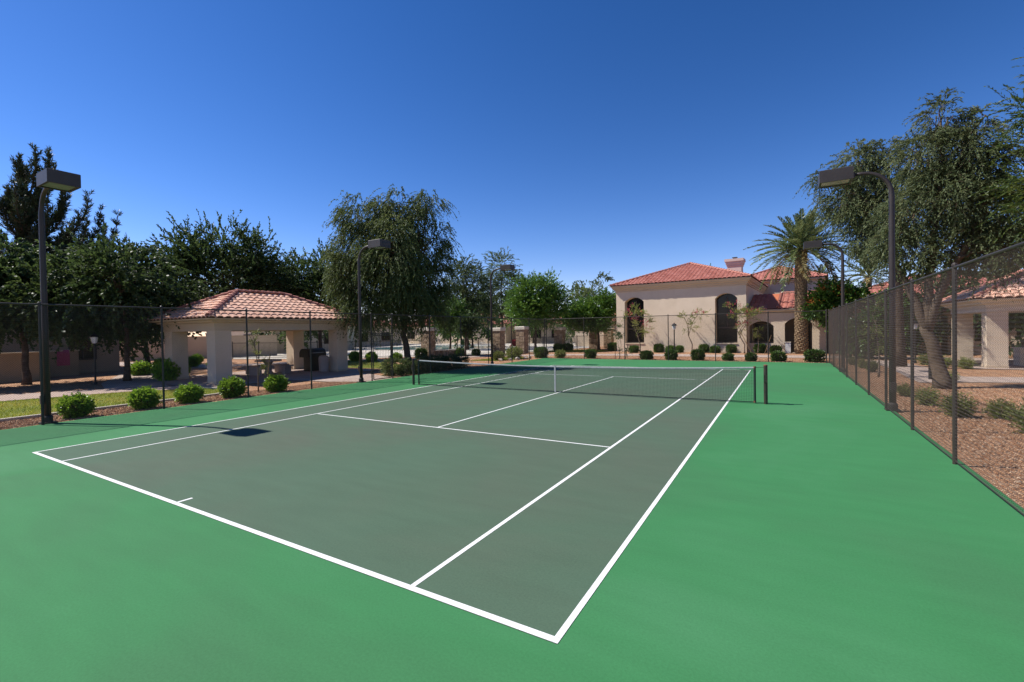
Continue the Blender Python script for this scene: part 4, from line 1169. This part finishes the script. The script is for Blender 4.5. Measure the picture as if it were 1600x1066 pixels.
LB = [(x, y, z + .25, r * .95, rz) for x, y, z, r, rz in L['willow'][1]] + [(-13.9, 4.5, 3.4, .8, .7), (-13.0, 5.3, 3.3, .9, .6), (-11.3, 6.9, 3.5, .8, .8), (-10.9, 7.3, 4.1, .6, 1.0), (-14.9, 3.75, 4.2, .6, .9)]
tree('weeping_tree', 'tall drooping olive-green tree with leaning trunk right behind the hedge', (-12.3, 6.1), LB, 'lf_willow', 'bark', [(-12.2, 6.2, -.05), (-12.35, 6.05, 1.2), (-12.45, 5.95, 2.2), (-12.3, 6.05, 3.0)], .21,
     150000, .15, .046, .7, per=18, droop=.95, up=.05, cr=.26, shell=.3, clump=16, spread=.5, dens=1, limb_r=.3, forks=[(-14.0, 4.6, 6.2), (-11.6, 6.6, 6.4), (-12.9, 5.5, 7.2)])
L['left_far_broad'] = (L['left_far_broad'][0], [(x, y, max(z, 3.9), r, min(rz, 1.25)) for x, y, z, r, rz in L['left_far_broad'][1]])
L['left_broad'] = (L['left_broad'][0], [(x, y, max(z, 3.6), r, rz) for x, y, z, r, rz in L['left_broad'][1]])
tree('broadleaf_tree', 'dark leafy tree with thin trunk between the left building and the ramada', L['left_broad'][0], L['left_broad'][1], 'lf_dark', 'bark', None, .14, 70000, .15, .095, .75, per=16, droop=.3, up=.1, cr=.45)
tree('broadleaf_tree', 'dark leafy tree filling the far left edge in front of the pine', L['left_far_broad'][0], L['left_far_broad'][1], 'lf_dark', 'bark', None, .15, 60000, .15, .095, .75, per=16, droop=.3, up=.1, cr=.5)
tree('broadleaf_tree', 'large dark evergreen rising behind the ramada roof', L['back_broad'][0], L['back_broad'][1], 'lf_dark', 'bark', None, .2, 85000, .17, .085, 1.0, per=18, droop=.05, up=.45, cr=.5, spread=.6)
tree('broadleaf_tree', 'dark evergreen between the ramada roof and the weeping tree', L['back_broad2'][0], L['back_broad2'][1], 'lf_dark', 'bark', None, .17, 55000, .17, .085, .9, per=18, droop=.05, up=.4, cr=.5, spread=.6)
tree('acacia_tree', 'feathery grey-green tree right of the weeping tree', L['acacia'][0], L['acacia'][1], 'lf_acacia', 'bark', None, .2, 65000, .19, .06, 1.1, per=22, droop=.35, up=.3, cr=.5, spread=.5)
tree('acacia_tree', 'tall wispy tree behind the far left floodlight', L['acacia_tall'][0], L['acacia_tall'][1], 'lf_acacia', 'bark', None, .2, 48000, .2, .055, 1.1, per=22, droop=.4, up=.3, cr=.5, spread=.5)
tree('ash_tree', 'bright green tree right of the far left floodlight', L['ash'][0], L['ash'][1], 'lf_bright', 'bark', None, .13, 50000, .17, .095, .9, per=14, droop=.05, up=.35, cr=.42)
tree('citrus_tree', 'round bright citrus tree left of the clubhouse corner', L['citrus'][0], L['citrus'][1], 'lf_bright', 'bark', None, .13, 44000, .17, .1, .6, per=12, droop=.1, up=.3, cr=.42)
tree('citrus_tree', 'low bright green tree behind the broad stone pillar', L['citrus_low'][0], L['citrus_low'][1], 'lf_bright', 'bark', None, .1, 18000, .15, .09, .5, per=12, droop=.1, up=.3, cr=.35)
tree('topiary_tree', 'small dark round-headed tree on a straight stem by the pool fence', L['lollipop'][0], L['lollipop'][1], 'lf_dark', 'bark', [(-17.45, 19.2, -.05), (-17.42, 19.22, 1.2), (-17.35, 19.3, 2.3)], .09, 14000, .11, .07, .35, per=10, droop=.05, up=.1, cr=.2, shell=.1)
LB = [(x, y, z, r * .86, rz * .86) for x, y, z, r, rz in L['euc'][1]]
tree('olive_tree', 'tall grey-green tree with forked leaning trunk behind the right fence', (11.5, 6.7), LB, 'lf_euc', 'bark_mid', [(11.5, 6.7, -.05), (11.42, 6.75, .7), (11.22, 6.82, 1.5), (11.05, 6.9, 2.1)], .23,
     92000, .11, .034, .62, per=18, droop=.6, up=.0, cr=.22, spread=.65, clump=11, dens=1, limb_r=.3, shell=.45, forks=[(10.15, 7.1, 4.5), (11.35, 6.85, 5.6), (12.2, 6.6, 5.0)])
LB = [(x, y, z, r * .86, rz * .86) for x, y, z, r, rz in L['euc_left'][1]]
tree('olive_tree', 'grey-green tree left of the forked one, over the right-hand floodlight', (12.0, 17.0), LB, 'lf_euc', 'bark', [(12.0, 17, -.05), (12.0, 17, 2.5), (11.9, 17, 5.2), (11.6, 17.05, 7.4)], .25,
     68000, .13, .042, .68, per=18, droop=.6, up=.0, cr=.26, spread=.65, clump=11, dens=1, shell=.45)
tree('mesquite_tree', 'yellow-green feathery tree entering at the right edge', L['mesq'][0], [(x + .35, y + .1, z + .3, r, rz) for x, y, z, r, rz in L['mesq'][1] if z > 4.5], 'lf_mesq', 'bark', [(13.9, 4.4, -.05), (13.7, 4.5, 1.8), (13.5, 4.56, 4.0), (13.5, 4.56, 6.0)], .16, 60000, .09, .026, .8, per=26, droop=.2, up=.15, cr=.35, spread=.45)


def add_flowers(t, lobes, n, mat, s=.1, top=True):
    g = G()
    for lb in lobes:
        d = rdir(n)
        if top: d[:, 2] = np.abs(d[:, 2]) * .8 + .1
        C = np.array(lb[:3]) + unit(d) * np.array((lb[3], lb[3], lb[4])) * rng.uniform(.85, 1.1, (n, 1))
        for k in range(6):
            leaves(g, C + rng.normal(size=(n, 3)) * s * .5, rdir(n), s, s * .7, rng.random(n))
    ob('blossom', g, M[mat], t)


t = tree('flowering_tree', 'orange-flowered bushy tree between the palm and the right fence corner', L['bougain'][0], L['bougain'][1], 'lf_bright', 'bark', None, .1, 28000, .15, .085, .5, per=12, droop=.1, up=.3, cr=.35)
add_flowers(t, L['bougain'][1], 70, 'flower_orange', .13)
for key, lab in (('ol1', 'pink-flowered shrub tree in front of the left clubhouse arch'), ('ol2', 'small leaning shrub tree with a red bloom before the blank clubhouse wall'),
                 ('ol3', 'red-flowered tree in front of the clubhouse arch with the bin side of the arcade')):
    b, lb = L[key]
    if key == 'ol3': lab = 'reddest flowering tree, between the right clubhouse arch and the arcade'
    t = tree('oleander_tree', lab, b, lb, 'lf_sage', 'bark_pale', [(*b, -.05), (b[0] + .03, b[1], .7), ((b[0] + lb[0][0]) / 2, b[1], 1.5)], .055, 2600 if key != 'ol2' else 1200, .13, .04, .45, group='flowering trees along the clubhouse wall', per=10, droop=.1, up=.5, cr=.25, limb_r=.6)
    add_flowers(t, lb if key != 'ol2' else lb[2:], 16 if key != 'ol1' else 10, 'flower_red', .1)
tree('sapling', 'pale slender sapling in front of the arcade', L['ol4'][0], L['ol4'][1], 'lf_sage', 'bark_pale', None, .03, 900, .1, .03, .3, per=8, up=.8, cr=.15, cat='sapling')
tree('sapling', 'tall leafy sapling in the far bed below the clubhouse corner', L['ol5'][0], L['ol5'][1], 'lf_acacia', 'bark_pale', None, .035, 1600, .11, .03, .4, per=10, up=.6, cr=.2, cat='sapling')
tree('sapling', 'staked sapling in front of the ramada by the left fence', L['sap'][0], L['sap'][1], 'lf_sage', 'bark_pale', [(-10.6, -4.21, -.05), (-10.6, -4.21, 1.0), (-10.65, -4.3, 1.9)], .022, 1100, .055, .028, .28, per=9, up=.4, cr=.12, cat='sapling')
tree('sapling', 'thin twin-stemmed young tree behind the right-hand fence', L['thin'][0], L['thin'][1], 'lf_sage', 'bark_pale', [(10.28, 10.49, -.05), (10.3, 10.5, .9), (10.2, 10.5, 2.0)], .035, 1700, .07, .022, .4, per=10, up=.5, cr=.16, cat='sapling')


def stake(label, a, b):
    g = G(); g.tube([a, b], .022, 6); tag(ob('tree_stake', g, M['wood']), label, 'stake', 'wooden tree stakes')


stake('leaning wooden stake beside the sapling at the left fence', (-10.5, -3.95, -.05), (-10.75, -3.6, 1.42))
stake('leaning stake left of the pale arcade sapling', (3.55 + 1.1, 28.6, -.05), (3.4 + .4, 28.8, 1.75))
stake('leaning stake right of the pale arcade sapling', (5.5, 28.7, -.05), (6.0, 28.9, 1.5))
stake('left stake of the leafy sapling below the clubhouse corner', (-3.75, 18.95, -.05), (-3.75, 18.95, 1.1))
stake('right stake of the leafy sapling below the clubhouse corner', (-3.0, 18.9, -.05), (-2.8, 19.0, 1.1))
for key, lab in (('rb1', 'green bushy tree behind the far part of the right fence'), ('rb2', 'tall dark bushy tree behind the lantern at the right')):
    b, lb = L[key]; tree('bushy_tree', lab, b, lb, 'lf_bright' if key == 'rb1' else 'lf_dark', 'bark', None, .1, 20000, .16, .09, .6, per=12, up=.3, cr=.4)


def blob(x, y, z, s, n=6, flat_=1.0):
    return [(x + random.uniform(-.5, .5) * s, y + random.uniform(-.5, .5) * s, z + random.uniform(-.35, .35) * s * flat_, s * random.uniform(.35, .6), s * random.uniform(.35, .55) * flat_) for _ in range(n)]


for x, y, z, s, mt, lab in ((-31, 40, 4.2, 5, 'lf_bright', 'green tree beyond the pool'), (-40, 50, 4.5, 6, 'lf_dark', 'dark tree in front of the pool house'),
                            (-20, 52, 4.4, 5.5, 'lf_acacia', 'grey-green tree behind the ash tree'), (-12, 50, 4.0, 4.5, 'lf_bright', 'green tree behind the citrus tree'),
                            (-52, 34, 5, 7, 'lf_dark', 'dark tree behind the weeping tree'), (-47, 18, 4.2, 6, 'lf_dark', 'dark tree beyond the garden wall'),
                            (-38, 17, 4.4, 5, 'lf_dark', 'dark tree between the ramada and the pool'), (-33, 1, 4.2, 5, 'lf_dark', 'dark tree behind the near corner of the ramada'), (20, 27, 4.6, 5, 'lf_dark', 'dark tree behind the right-hand ramada'),
                            (27, 24, 6, 7, 'lf_mesq', 'green tree far behind the right-hand ramada'), (24, 15, 5.5, 5, 'lf_dark', 'dark tree right of the right-hand ramada'), (18, 44, 4.5, 4, 'lf_mesq', 'yellowish tree before the house with the palms'), (9, 66, 5, 8, 'lf_acacia', 'hazy tree on the skyline right of the palm'), (22, 70, 6, 9, 'lf_acacia', 'broad tree on the skyline behind the right-hand houses'),
                            (-48, 28, 4, 5, 'lf_bright', 'green tree across the pool behind the broad pillar'), (-57, 52, 6, 6, 'lf_acacia', 'tall grey-green tree left of the pool house'),
                            (-30, 57, 4.5, 5, 'lf_dark', 'dark tree between the pool house and the tan house'), (-70, 30, 7, 9, 'lf_dark', 'big dark tree far behind the gate'), (-26, 76, 7, 8, 'lf_acacia', 'hazy tree on the skyline behind the ash tree'), (-8, 74, 6.5, 8, 'lf_bright', 'skyline tree left of the clubhouse roof'), (-52, 80, 8, 10, 'lf_dark', 'broad dark skyline tree beyond the pool house'),
                            (-36, -14, 5, 7, 'lf_dark', 'dark tree over the apartment roof at the left edge'), (-34, -2, 5.0, 5, 'lf_dark', 'dark tree at the corner of the shaded apartment')):
    tree('background_tree', lab, (x, y), blob(x, y, z, s), mt, 'bark', None, .18, 12000, .27, .15, .9, group='trees in the background', per=12, up=.3, cr=.5)

# ------------------------------------------------------------------ pine
PT = np.array([[-35.06, -5.21, 13.55], [-34.94, -4.71, 13.27], [-34.77, -3.98, 14.07], [-34.63, -3.39, 13.46], [-35.18, -5.73, 10.68], [-34.53, -2.97, 12.06], [-34.23, -1.7, 12.1], [-34.33, -2.12, 10.7], [-34.01, -0.73, 10.71],
               [-34.09, -1.09, 9.52], [-33.89, -0.25, 9.19], [-33.74, 0.39, 9.13], [-35.34, -6.41, 10.16], [-34.4, -2.4, 9.56], [-34.81, -4.17, 11.81], [-35.02, -5.03, 11.63], [-35.3, -6.6, 8.2], [-33.6, -3.6, 8.8], [-33.4, -2.2, 8.0], [-36.4, -4, 11.5], [-36.6, -2.6, 9.6], [-33.9, -5.2, 9.0], [-34.0, -4.4, 10.4], [-33.6, -1.2, 7.4], [-35.5, -7.4, 9.2], [-33.6, -5.4, 7.6]])
PT = np.concatenate([PT, PT + rng.normal(size=PT.shape) * np.array((1.2, .5, .5)) - np.array((0, 0, .9)), PT + rng.normal(size=PT.shape) * np.array((1.2, .7, .6)) - np.array((0, 0, 1.9))])
PT[:26] += rng.normal(size=(26, 3)) * np.array((.8, .05, .05))
pt = thing('pine_tree', 'tall pine with upswept branch tips behind the left floodlight', 'tree', (-35.2, -4.6, 0))
g = G(); tk = np.array([(-35.2, -4.6, z) for z in np.linspace(-.05, 13.2, 10)]); tk[:, :2] += rng.normal(size=(10, 2)) * .06
g.tube(tk, np.linspace(.3, .05, 10), 9); ob('trunk', g, M['bark'], pt, smooth=True)
gb = G(); gn = G()
for tip in PT:
    hd_ = np.linalg.norm(tip[:2] - tk[0, :2])
    st = np.array((-35.2, -4.6, max(2.5, tip[2] - 1.0 - hd_ * 1.05)))
    mid = np.array((tip[0] * .95 + st[0] * .05, tip[1] * .95 + st[1] * .05, st[2] + (tip[2] - st[2]) * .3))
    b = bez(st, mid, tip, 12); gb.tube(b, np.linspace(.07, .015, 12), 5)
    C = []; D = []; Ls = []
    for i in range(3, 12):
        tg = unit(b[min(i + 1, 11)] - b[i - 1]); K = 5 if i < 11 else 2
        d = unit(tg * .7 + rdir(K) * .75 + np.array((0, 0, .45))); C += [b[i]] * K; D += list(d); Ls += list(rng.uniform(.35, .85, K) * (1.15 - i / 16))
    C.append(b[-3]); D.append(unit(b[-1] - b[-3])); Ls.append(np.linalg.norm(b[-1] - b[-3]) * 1.1)
    C = np.array(C); D = np.array(D); Ls = np.array(Ls)
    gb.segs(C, C + D * Ls[:, None], .012)
    twigs(gn, C, D, Ls, 20, .28, .05, droop=-.12, spread=.8, tbase=rng.random(len(C)) * .8)
ob('branches', gb, M['bark'], pt, kind='stuff'); ob('crown', gn, M['lf_pine'], pt)


# ------------------------------------------------------------------ palms
def frond_mesh(seed, ln, curl, lf):
    def mk():
        g = G(); n = 54
        t = np.linspace(0, 1, 14)
        ax = np.stack([ln * (t - .12 * curl * t ** 2), 0 * t, -curl * ln * .55 * t ** 2.1], 1)
        g.tube(ax, np.linspace(.035, .006, 14), 5, tint=.9)
        tt = np.repeat(np.linspace(.14, 1, n), 2); s = np.tile((1, -1), n)
        P = np.stack([np.interp(tt, t, ax[:, q]) for q in range(3)], 1)
        dz = np.interp(tt, t, np.gradient(ax[:, 2], ax[:, 0]))
        fw = unit(np.stack([np.ones_like(tt), 0 * tt, dz], 1))
        D = unit(fw * (.55 + .5 * tt)[:, None] + np.stack([0 * tt, s * .75, .32 + 0 * tt], 1) + rng.normal(size=(2 * n, 3)) * .1)
        ll = lf * np.sin(np.pi * np.clip(.12 + tt * .84, 0, 1)) ** .6
        leaves(g, P, D, ll, .08, rng.random(2 * n), up=1.2)
        me = g.mesh('frond'); return me
    return mk()


def palm(label, x, y, zt, ln, nf, r=.42, cat='palm tree', lean=0.0, lf=.5, boots=True, fr_r=.26):
    t = thing('palm_tree', label, cat, (x, y, 0))
    zs = np.linspace(-.05, zt, 14); g = G()
    P = np.stack([x + lean * (zs / zt) ** 2, np.full(14, y), zs], 1)
    rr = r * (1.12 - .22 * zs / zt + .1 * np.exp(-zs * 2)); rr[-2:] *= 1.12
    g.tube(P, rr * .86, 16)
    tr = ob('trunk', g, M['bark_palm'], t, smooth=True)
    if boots:
        g = G(); k = 0; z = .06
        while z < zt - .1:
            a = k * 2.39996; rad = np.interp(z, zs, rr) * .8; cx_ = np.interp(z, zs, P[:, 0])
            X = Matrix.Translation((cx_ + rad * math.cos(a), y + rad * math.sin(a), z)) @ Matrix.Rotation(a, 4, 'Z') @ Matrix.Rotation(R(random.uniform(14, 30)), 4, 'Y')
            g.box(-.04, .06, -.09, .09, 0, .2, rng.random(), M=X)
            k += 1; z += zt / 520 * (1 if r > .3 else 2)
        ob('leaf_bases', g, M['bark_palm'], tr, kind='stuff')
    key = 'fr%.1f' % ln
    ms = [shared(key + str(i), lambda i=i: frond_mesh(i, ln * (0.9 + .07 * i), .35 + .22 * i, lf)) for i in range(4)]
    for me in ms:
        if not me.materials: me.materials.append(M['lf_palm'])
    dry = shared(key + 'dry', lambda: frond_mesh(9, ln * .9, .9, lf))
    if not dry.materials: dry.materials.append(M['lf_dry'])
    top = Vector((x + lean, y, zt))
    for i in range(nf):
        f = i / nf; el = R(84 - 112 * f + random.uniform(-7, 7)); a = i * 2.39996 + random.uniform(-.2, .2)
        me = dry if f > .9 else ms[min(3, int(f * 4 + random.uniform(-.6, .6))) if f < 1 else 3]
        o = bpy.data.objects.new('frond', me); COL.objects.link(o); o.parent = t; o.matrix_parent_inverse = Matrix.Translation(-Vector(t.location))
        o.matrix_basis = Matrix.Translation(top + Vector((fr_r * math.cos(a) * f, fr_r * math.sin(a) * f, .25 * (1 - f) - .1))) @ Matrix.Rotation(a, 4, 'Z') @ Matrix.Rotation(-el, 4, 'Y') @ Matrix.Rotation(random.uniform(-.5, .5), 4, 'X') @ Matrix.Scale(random.uniform(.88, 1.08), 4)
    return t


palm('tall date palm with thick scaly trunk in front of the clubhouse arcade', 8.05, 29.8, 8.25, 3.5, 84, r=.4)
palm('shorter palm with yellowish fronds behind the right-hand floodlights', 14.1, 44.0, 7.0, 3.0, 30, r=.3, boots=False)
palm('distant small palm just right of the date palm trunk', 11.0, 58.0, 8.0, 2.4, 24, r=.25, boots=False)

# ------------------------------------------------------------------ shrubs
def shrub_mesh(name, rx, h, n, l, w_, boxy, mat, wild=0.0):
    g = G(); stems = []
    d = rdir(n // 8)
    if boxy:
        p = 4.0; d = d / (np.abs(d) ** p).sum(1, keepdims=True) ** (1 / p)
    fr = rng.uniform(.55, 1, (len(d), 1)) ** .6
    C = d * fr * np.array((rx, rx, h / 2)) * (1 + rng.normal(size=(len(d), 1)) * (.03 if boxy else .07)) + np.array((0, 0, h / 2))
    C[:, 2] = np.maximum(C[:, 2], .02)
    D = unit(d * 1.0 + rdir(len(d)) * (.5 + wild) + np.array((0, 0, .35 + wild)))
    twigs(g, C - D * .05, D, (.09 + wild * .25) * rng.uniform(.6, 1.3, len(d)), 8, l, w_, droop=.0, spread=.9, start=.0)
    kk = slice(0, len(C), 3)
    fo = g.mesh('foliage'); fo.materials.append(M[mat])
    g = G(); g.segs(np.zeros((len(C[kk]), 3)) + np.array((0, 0, -.03)) + rng.normal(size=(len(C[kk]), 3)) * np.array((.04, .04, 0)), C[kk] * .92, .006)
    sm = g.mesh('stems'); sm.materials.append(M['bark'])
    return fo, sm


def proto_shrub(name, label, group, *a):
    fo, sm = shrub_mesh(name, *a)
    r = thing(name, label, 'shrub', (0, 0, 0), group, local=True)
    ob('foliage', fo, None, r); ob('stems', sm, None, r)
    return r


def row(name, group, variants, spots):
    """variants: shrub_mesh arguments; spots: (x, y, scale, label[, variant])"""
    protos = {}
    for i, s in enumerate(spots):
        v = s[4] if len(s) > 4 else i % len(variants)
        rz = random.uniform(0, 6.28)
        if v not in protos:
            o = proto_shrub(name, s[3], group, *variants[v]); protos[v] = o
            o.location = (s[0], s[1], -.03); o.rotation_euler = (0, 0, rz); o.scale = (s[2],) * 3
        else:
            copy_tree(protos[v], (s[0], s[1], -.03), s[3], rz, (s[2] * random.uniform(.9, 1.14), s[2] * random.uniform(.9, 1.14), s[2] * random.uniform(.9, 1.08)))


row('round_shrub', 'clipped round shrubs along the left fence', [(.37, .62, 7000, .055, .034, False, 'lf_shrub'), (.36, .6, 7000, .055, .034, False, 'lf_shrub'), (.38, .6, 7000, .055, .034, False, 'lf_shrub')],
    [(-10.0, -9.86, 1.0, 'bright round shrub nearest the camera, beside the left floodlight pole'), (-9.98, -8.25, 1.04, 'second bright round shrub along the left fence from the camera'),
     (-10.0, -6.95, 1.0, 'middle round shrub of the five along the left fence'), (-10.0, -5.55, 1.04, 'round shrub just left of the staked sapling'), (-9.95, -3.88, 1.0, 'round shrub just right of the staked sapling'),
     (-19.6, -3.5, 1.55, 'large dark shrub at the foot of the rear ramada column'), (-21.0, -2.3, 1.3, 'pale round shrub in the bed left of the ramada'), (-23.0, -1.6, 1.2, 'clipped shrub behind the pale one left of the ramada'),
     (-24.8, -2.6, 1.45, 'flat-topped shrub behind the leaning trunk'), (-25.2, -1.4, 1.3, 'dark shrub beside the second thin trunk'), (-29.5, 2.4, 1.2, 'small shrub in front of the long garden wall'),
     (-33.5, 4.6, 1.2, 'small shrub seen left inside the ramada'), (-31.2, 5.0, 1.2, 'small shrub seen right inside the ramada'), (-22.2, .4, 1.4, 'dark shrub under the ramada opening'),
     (-22.6, 11.2, 1.2, 'clipped shrub before the picket fence left of the gate'), (-19.9, 10.4, 1.2, 'clipped shrub seen through the gate'), (-18.4, 11.5, 1.15, 'clipped shrub right of the gate opening')])
FL = 'clipped square shrubs in the far beds'
row('boxed_shrub', FL, [(.36, .62, 4200, .07, .045, True, 'lf_box'), (.33, .6, 4200, .07, .045, True, 'lf_box')],
    [(-9.9, 19.1, 1.3, 'largest dark square shrub in the far bed, left end'), (-5.8, 19.4, 1.1, 'square shrub in the far bed left of the leafy sapling'), (-1.55, 19.2, 1.05, 'square shrub in the far bed below the left arch'),
     (.15, 19.15, 1.05, 'square shrub in the far bed at the lantern post'), (1.85, 19.3, 1.1, 'square shrub in the far bed right of the lantern post'), (3.7, 19.4, .85, 'lower square shrub in the far bed behind the net'),
     (5.05, 19.15, .85, 'narrow square shrub in the far bed behind the net post'), (6.55, 19.5, 1.1, 'square shrub in the far bed just right of the net post'), (8.45, 19.5, 1.15, 'square shrub in the far bed at the fence corner'),
     (-5.0, 28.6, 1.1, 'square shrub under the left clubhouse arch'), (-3.0, 29.6, 1.15, 'square shrub right of the left clubhouse arch'), (-1.75, 28.7, 1.1, 'square shrub by the wall behind the lantern post'),
     (-1.2, 29.8, .9, 'low shrub by the wall right of the lantern post'), (.8, 29.9, 1.15, 'square shrub at the blank clubhouse wall'), (1.75, 29.6, 1.0, 'square shrub left of the right clubhouse arch'),
     (3.0, 29.9, 1.1, 'square shrub under the right clubhouse arch'), (5.15, 30.0, 1.2, 'square shrub under the first arcade arch'), (6.3, 29.6, 1.15, 'square shrub between the two arcade arches'),
     (-20.0, 16.2, 1.2, 'dark square shrub right of the broad pillar base'), (-18.0, 19.2, 1.1, 'clipped shrub at the topiary stem'), (-17.1, 20.4, 1.0, 'lighter clipped shrub near the topiary stem'),
     (-13.0, 29.4, 1.4, 'dark shrub at the ash tree foot'), (-12.6, 31.0, 1.3, 'second dark shrub near the ash tree'), (-8.6, 33.4, 1.3, 'shrub right of the citrus trunk'), (-7.9, 31.9, 1.2, 'shrub at the clubhouse corner')])
row('round_shrub', 'shrubs in the far beds', [(.34, .5, 3000, .06, .03, False, 'lf_sage', .25)], [(-8.3, 19.3, 1.15, 'small olive tuft in the far bed'), (-11.2, 17.0, 1.8, 'dark loose bush at the far left court corner'), (-11.6, 15.3, 1.3, 'pinkish loose bush at the far left court corner')])
row('desert_shrub', 'loose shrubs in the gravel behind the right fence', [(.19, .36, 2000, .06, .02, False, 'lf_sage', .4), (.2, .4, 2000, .06, .02, False, 'lf_sage', .45)],
    [(10.0, 3.9, .8, 'small loose shrub right of the right-hand floodlight pole'), (10.15, 2.05, .95, 'loose shrub between the two nearest right fence posts'), (10.35, .25, 1.1, 'large loose shrub behind the nearest right fence post'),
     (11.1, .35, .85, 'loose shrub just right of the nearest right fence post'), (11.1, -1.6, 1.45, 'largest loose shrub at the right edge of the picture'), (14.4, 16.3, 1.2, 'rounded shrub at the foot of the right-hand ramada column'),
     (13.6, 16.5, 1.3, 'pale shrub beside the forked trunk'), (13.4, 18.8, 1.2, 'shrub left of the forked trunk'), (10.4, 13.2, 1.1, 'shrub behind the far part of the right fence'), (10.3, 15.4, 1.0, 'low olive shrub farther along behind the right fence'),
     (10.1, 17.6, .9, 'farthest low shrub behind the right fence'), (12.9, 2.6, 1.1, 'yellowish shrub in the gravel by the right edge'), (12.2, 9.2, .9, 'small shrub behind the bollard light')])

# hedge on the left of the court
hp = []
for k in range(26):
    y = 2.7 + k * .235
    hp.append((-10.25 + random.uniform(-.15, .15), y, .33 + random.uniform(-.06, .06), .46, .36))
g = crown(hp, 30000, .11, .03, .32, per=10, droop=.35, up=.4, cr=.16, shell=.3, spread=.7)
h_ = thing('hedge', 'long low loose hedge along the left court edge under the weeping tree', 'hedge', (-10.2, 5.5, 0))
ob('foliage', g, M['lf_willow'], h_)
g = G(); b0 = np.array([(p[0], p[1], -.05) for p in hp for _ in range(6)]); b1 = np.array([(p[0] + random.uniform(-.3, .3), p[1] + random.uniform(-.2, .2), random.uniform(.3, .6)) for p in hp for _ in range(6)])
g.segs(b0, b1, .008); ob('stems', g, M['bark'], h_)

# ------------------------------------------------------------------ grass blades and loose gravel
def in_poly(P, poly):
    x, y = P[:, 0], P[:, 1]; r = np.zeros(len(P), bool); j = len(poly) - 1
    for i in range(len(poly)):
        xi, yi = poly[i]; xj, yj = poly[j]
        c = ((yi > y) != (yj > y)) & (x < (xj - xi) * (y - yi) / (yj - yi + 1e-12) + xi)
        r ^= c; j = i
    return r


def grass(poly, n, h=.06):
    p = np.array(poly); P = rng.uniform(p.min(0), p.max(0), (n, 2)); P = P[in_poly(P, poly)]
    if poly is LAWN: P = P[P[:, 1] > -15]
    k = len(P); B = np.concatenate([P, np.full((k, 1), -.015)], 1)
    D = unit(rng.normal(size=(k, 3)) * .4 + np.array((0, 0, 1.0)))
    patch = .5 + .3 * np.sin(P[:, 0] * 1.7 + 2 * np.sin(P[:, 1] * 1.1)) + rng.normal(size=k) * .2
    g = G(); leaves(g, B, D, h, .016, np.clip(patch, 0, 1), up=0)
    ob('grass', g, M['grass'], kind='stuff')


grass(LAWN, 70000); grass(LAWN2, 9000); grass(LAWN3, 9000, .08); grass(LAWN4, 14000)


def stones(x0, x1, y0, y1, n, s0, s1, power=1.0):
    P = np.stack([rng.uniform(x0, x1, n), y0 + (y1 - y0) * rng.random(n) ** power, np.full(n, -.022)], 1)
    O = np.array([(1, 0, 0), (-.5, .87, 0), (-.5, -.87, 0), (.15, .1, .75)])
    a = rng.uniform(0, 6.28, n); c, s = np.cos(a), np.sin(a)
    sz = rng.uniform(s0, s1, n)
    V = np.stack([np.stack([(c * o[0] - s * o[1]) * sz, (s * o[0] + c * o[1]) * sz * .8, o[2] * sz * rng.uniform(.7, 1.2, n)], 1) for o in O], 1) + P[:, None]
    F = np.array([(0, 1, 3), (1, 2, 3), (2, 0, 3)])[None] + (np.arange(n) * 4)[:, None, None]
    g = G(); g.quads(V.reshape(-1, 3), F.reshape(-1, 3), np.repeat(rng.random(n), 3))
    ob('loose_gravel', g, M['rock'], kind='stuff')


stones(9.45, 14.5, -10, 8, 30000, .012, .036)
stones(-11.1, -9.35, -13, 3.0, 18000, .015, .036)
stones(-9, 9.2, 18.55, 23.2, 12000, .02, .045)
def boulder(label, x, y, s):
    d = rdir(14); g = G()
    bm_ = __import__('bmesh').new()
    for q in d * np.array((s, s * .8, s * .6)) * rng.uniform(.8, 1.1, (14, 1)): bm_.verts.new(q)
    __import__('bmesh').ops.convex_hull(bm_, input=bm_.verts)
    me = bpy.data.meshes.new('boulder'); bm_.to_mesh(me); bm_.free()
    o = ob('boulder', me, M['curb']); o.location = (x, y, s * .25); tag(o, label, 'rock', 'pale rocks bordering the far lawn')
for k, (x, y) in enumerate([(-11.0, 14.6), (-10.7, 15.4), (-10.45, 16.2), (-10.2, 17.1), (-10.35, 18.0)]):
    boulder(['pale rock nearest the hedge in the border stones', 'second border rock from the hedge', 'middle rock of the border stones at the lawn patch', 'fourth border rock, next to the fence corner', 'border rock closest to the far court fence'][k], x, y, random.uniform(.16, .26))
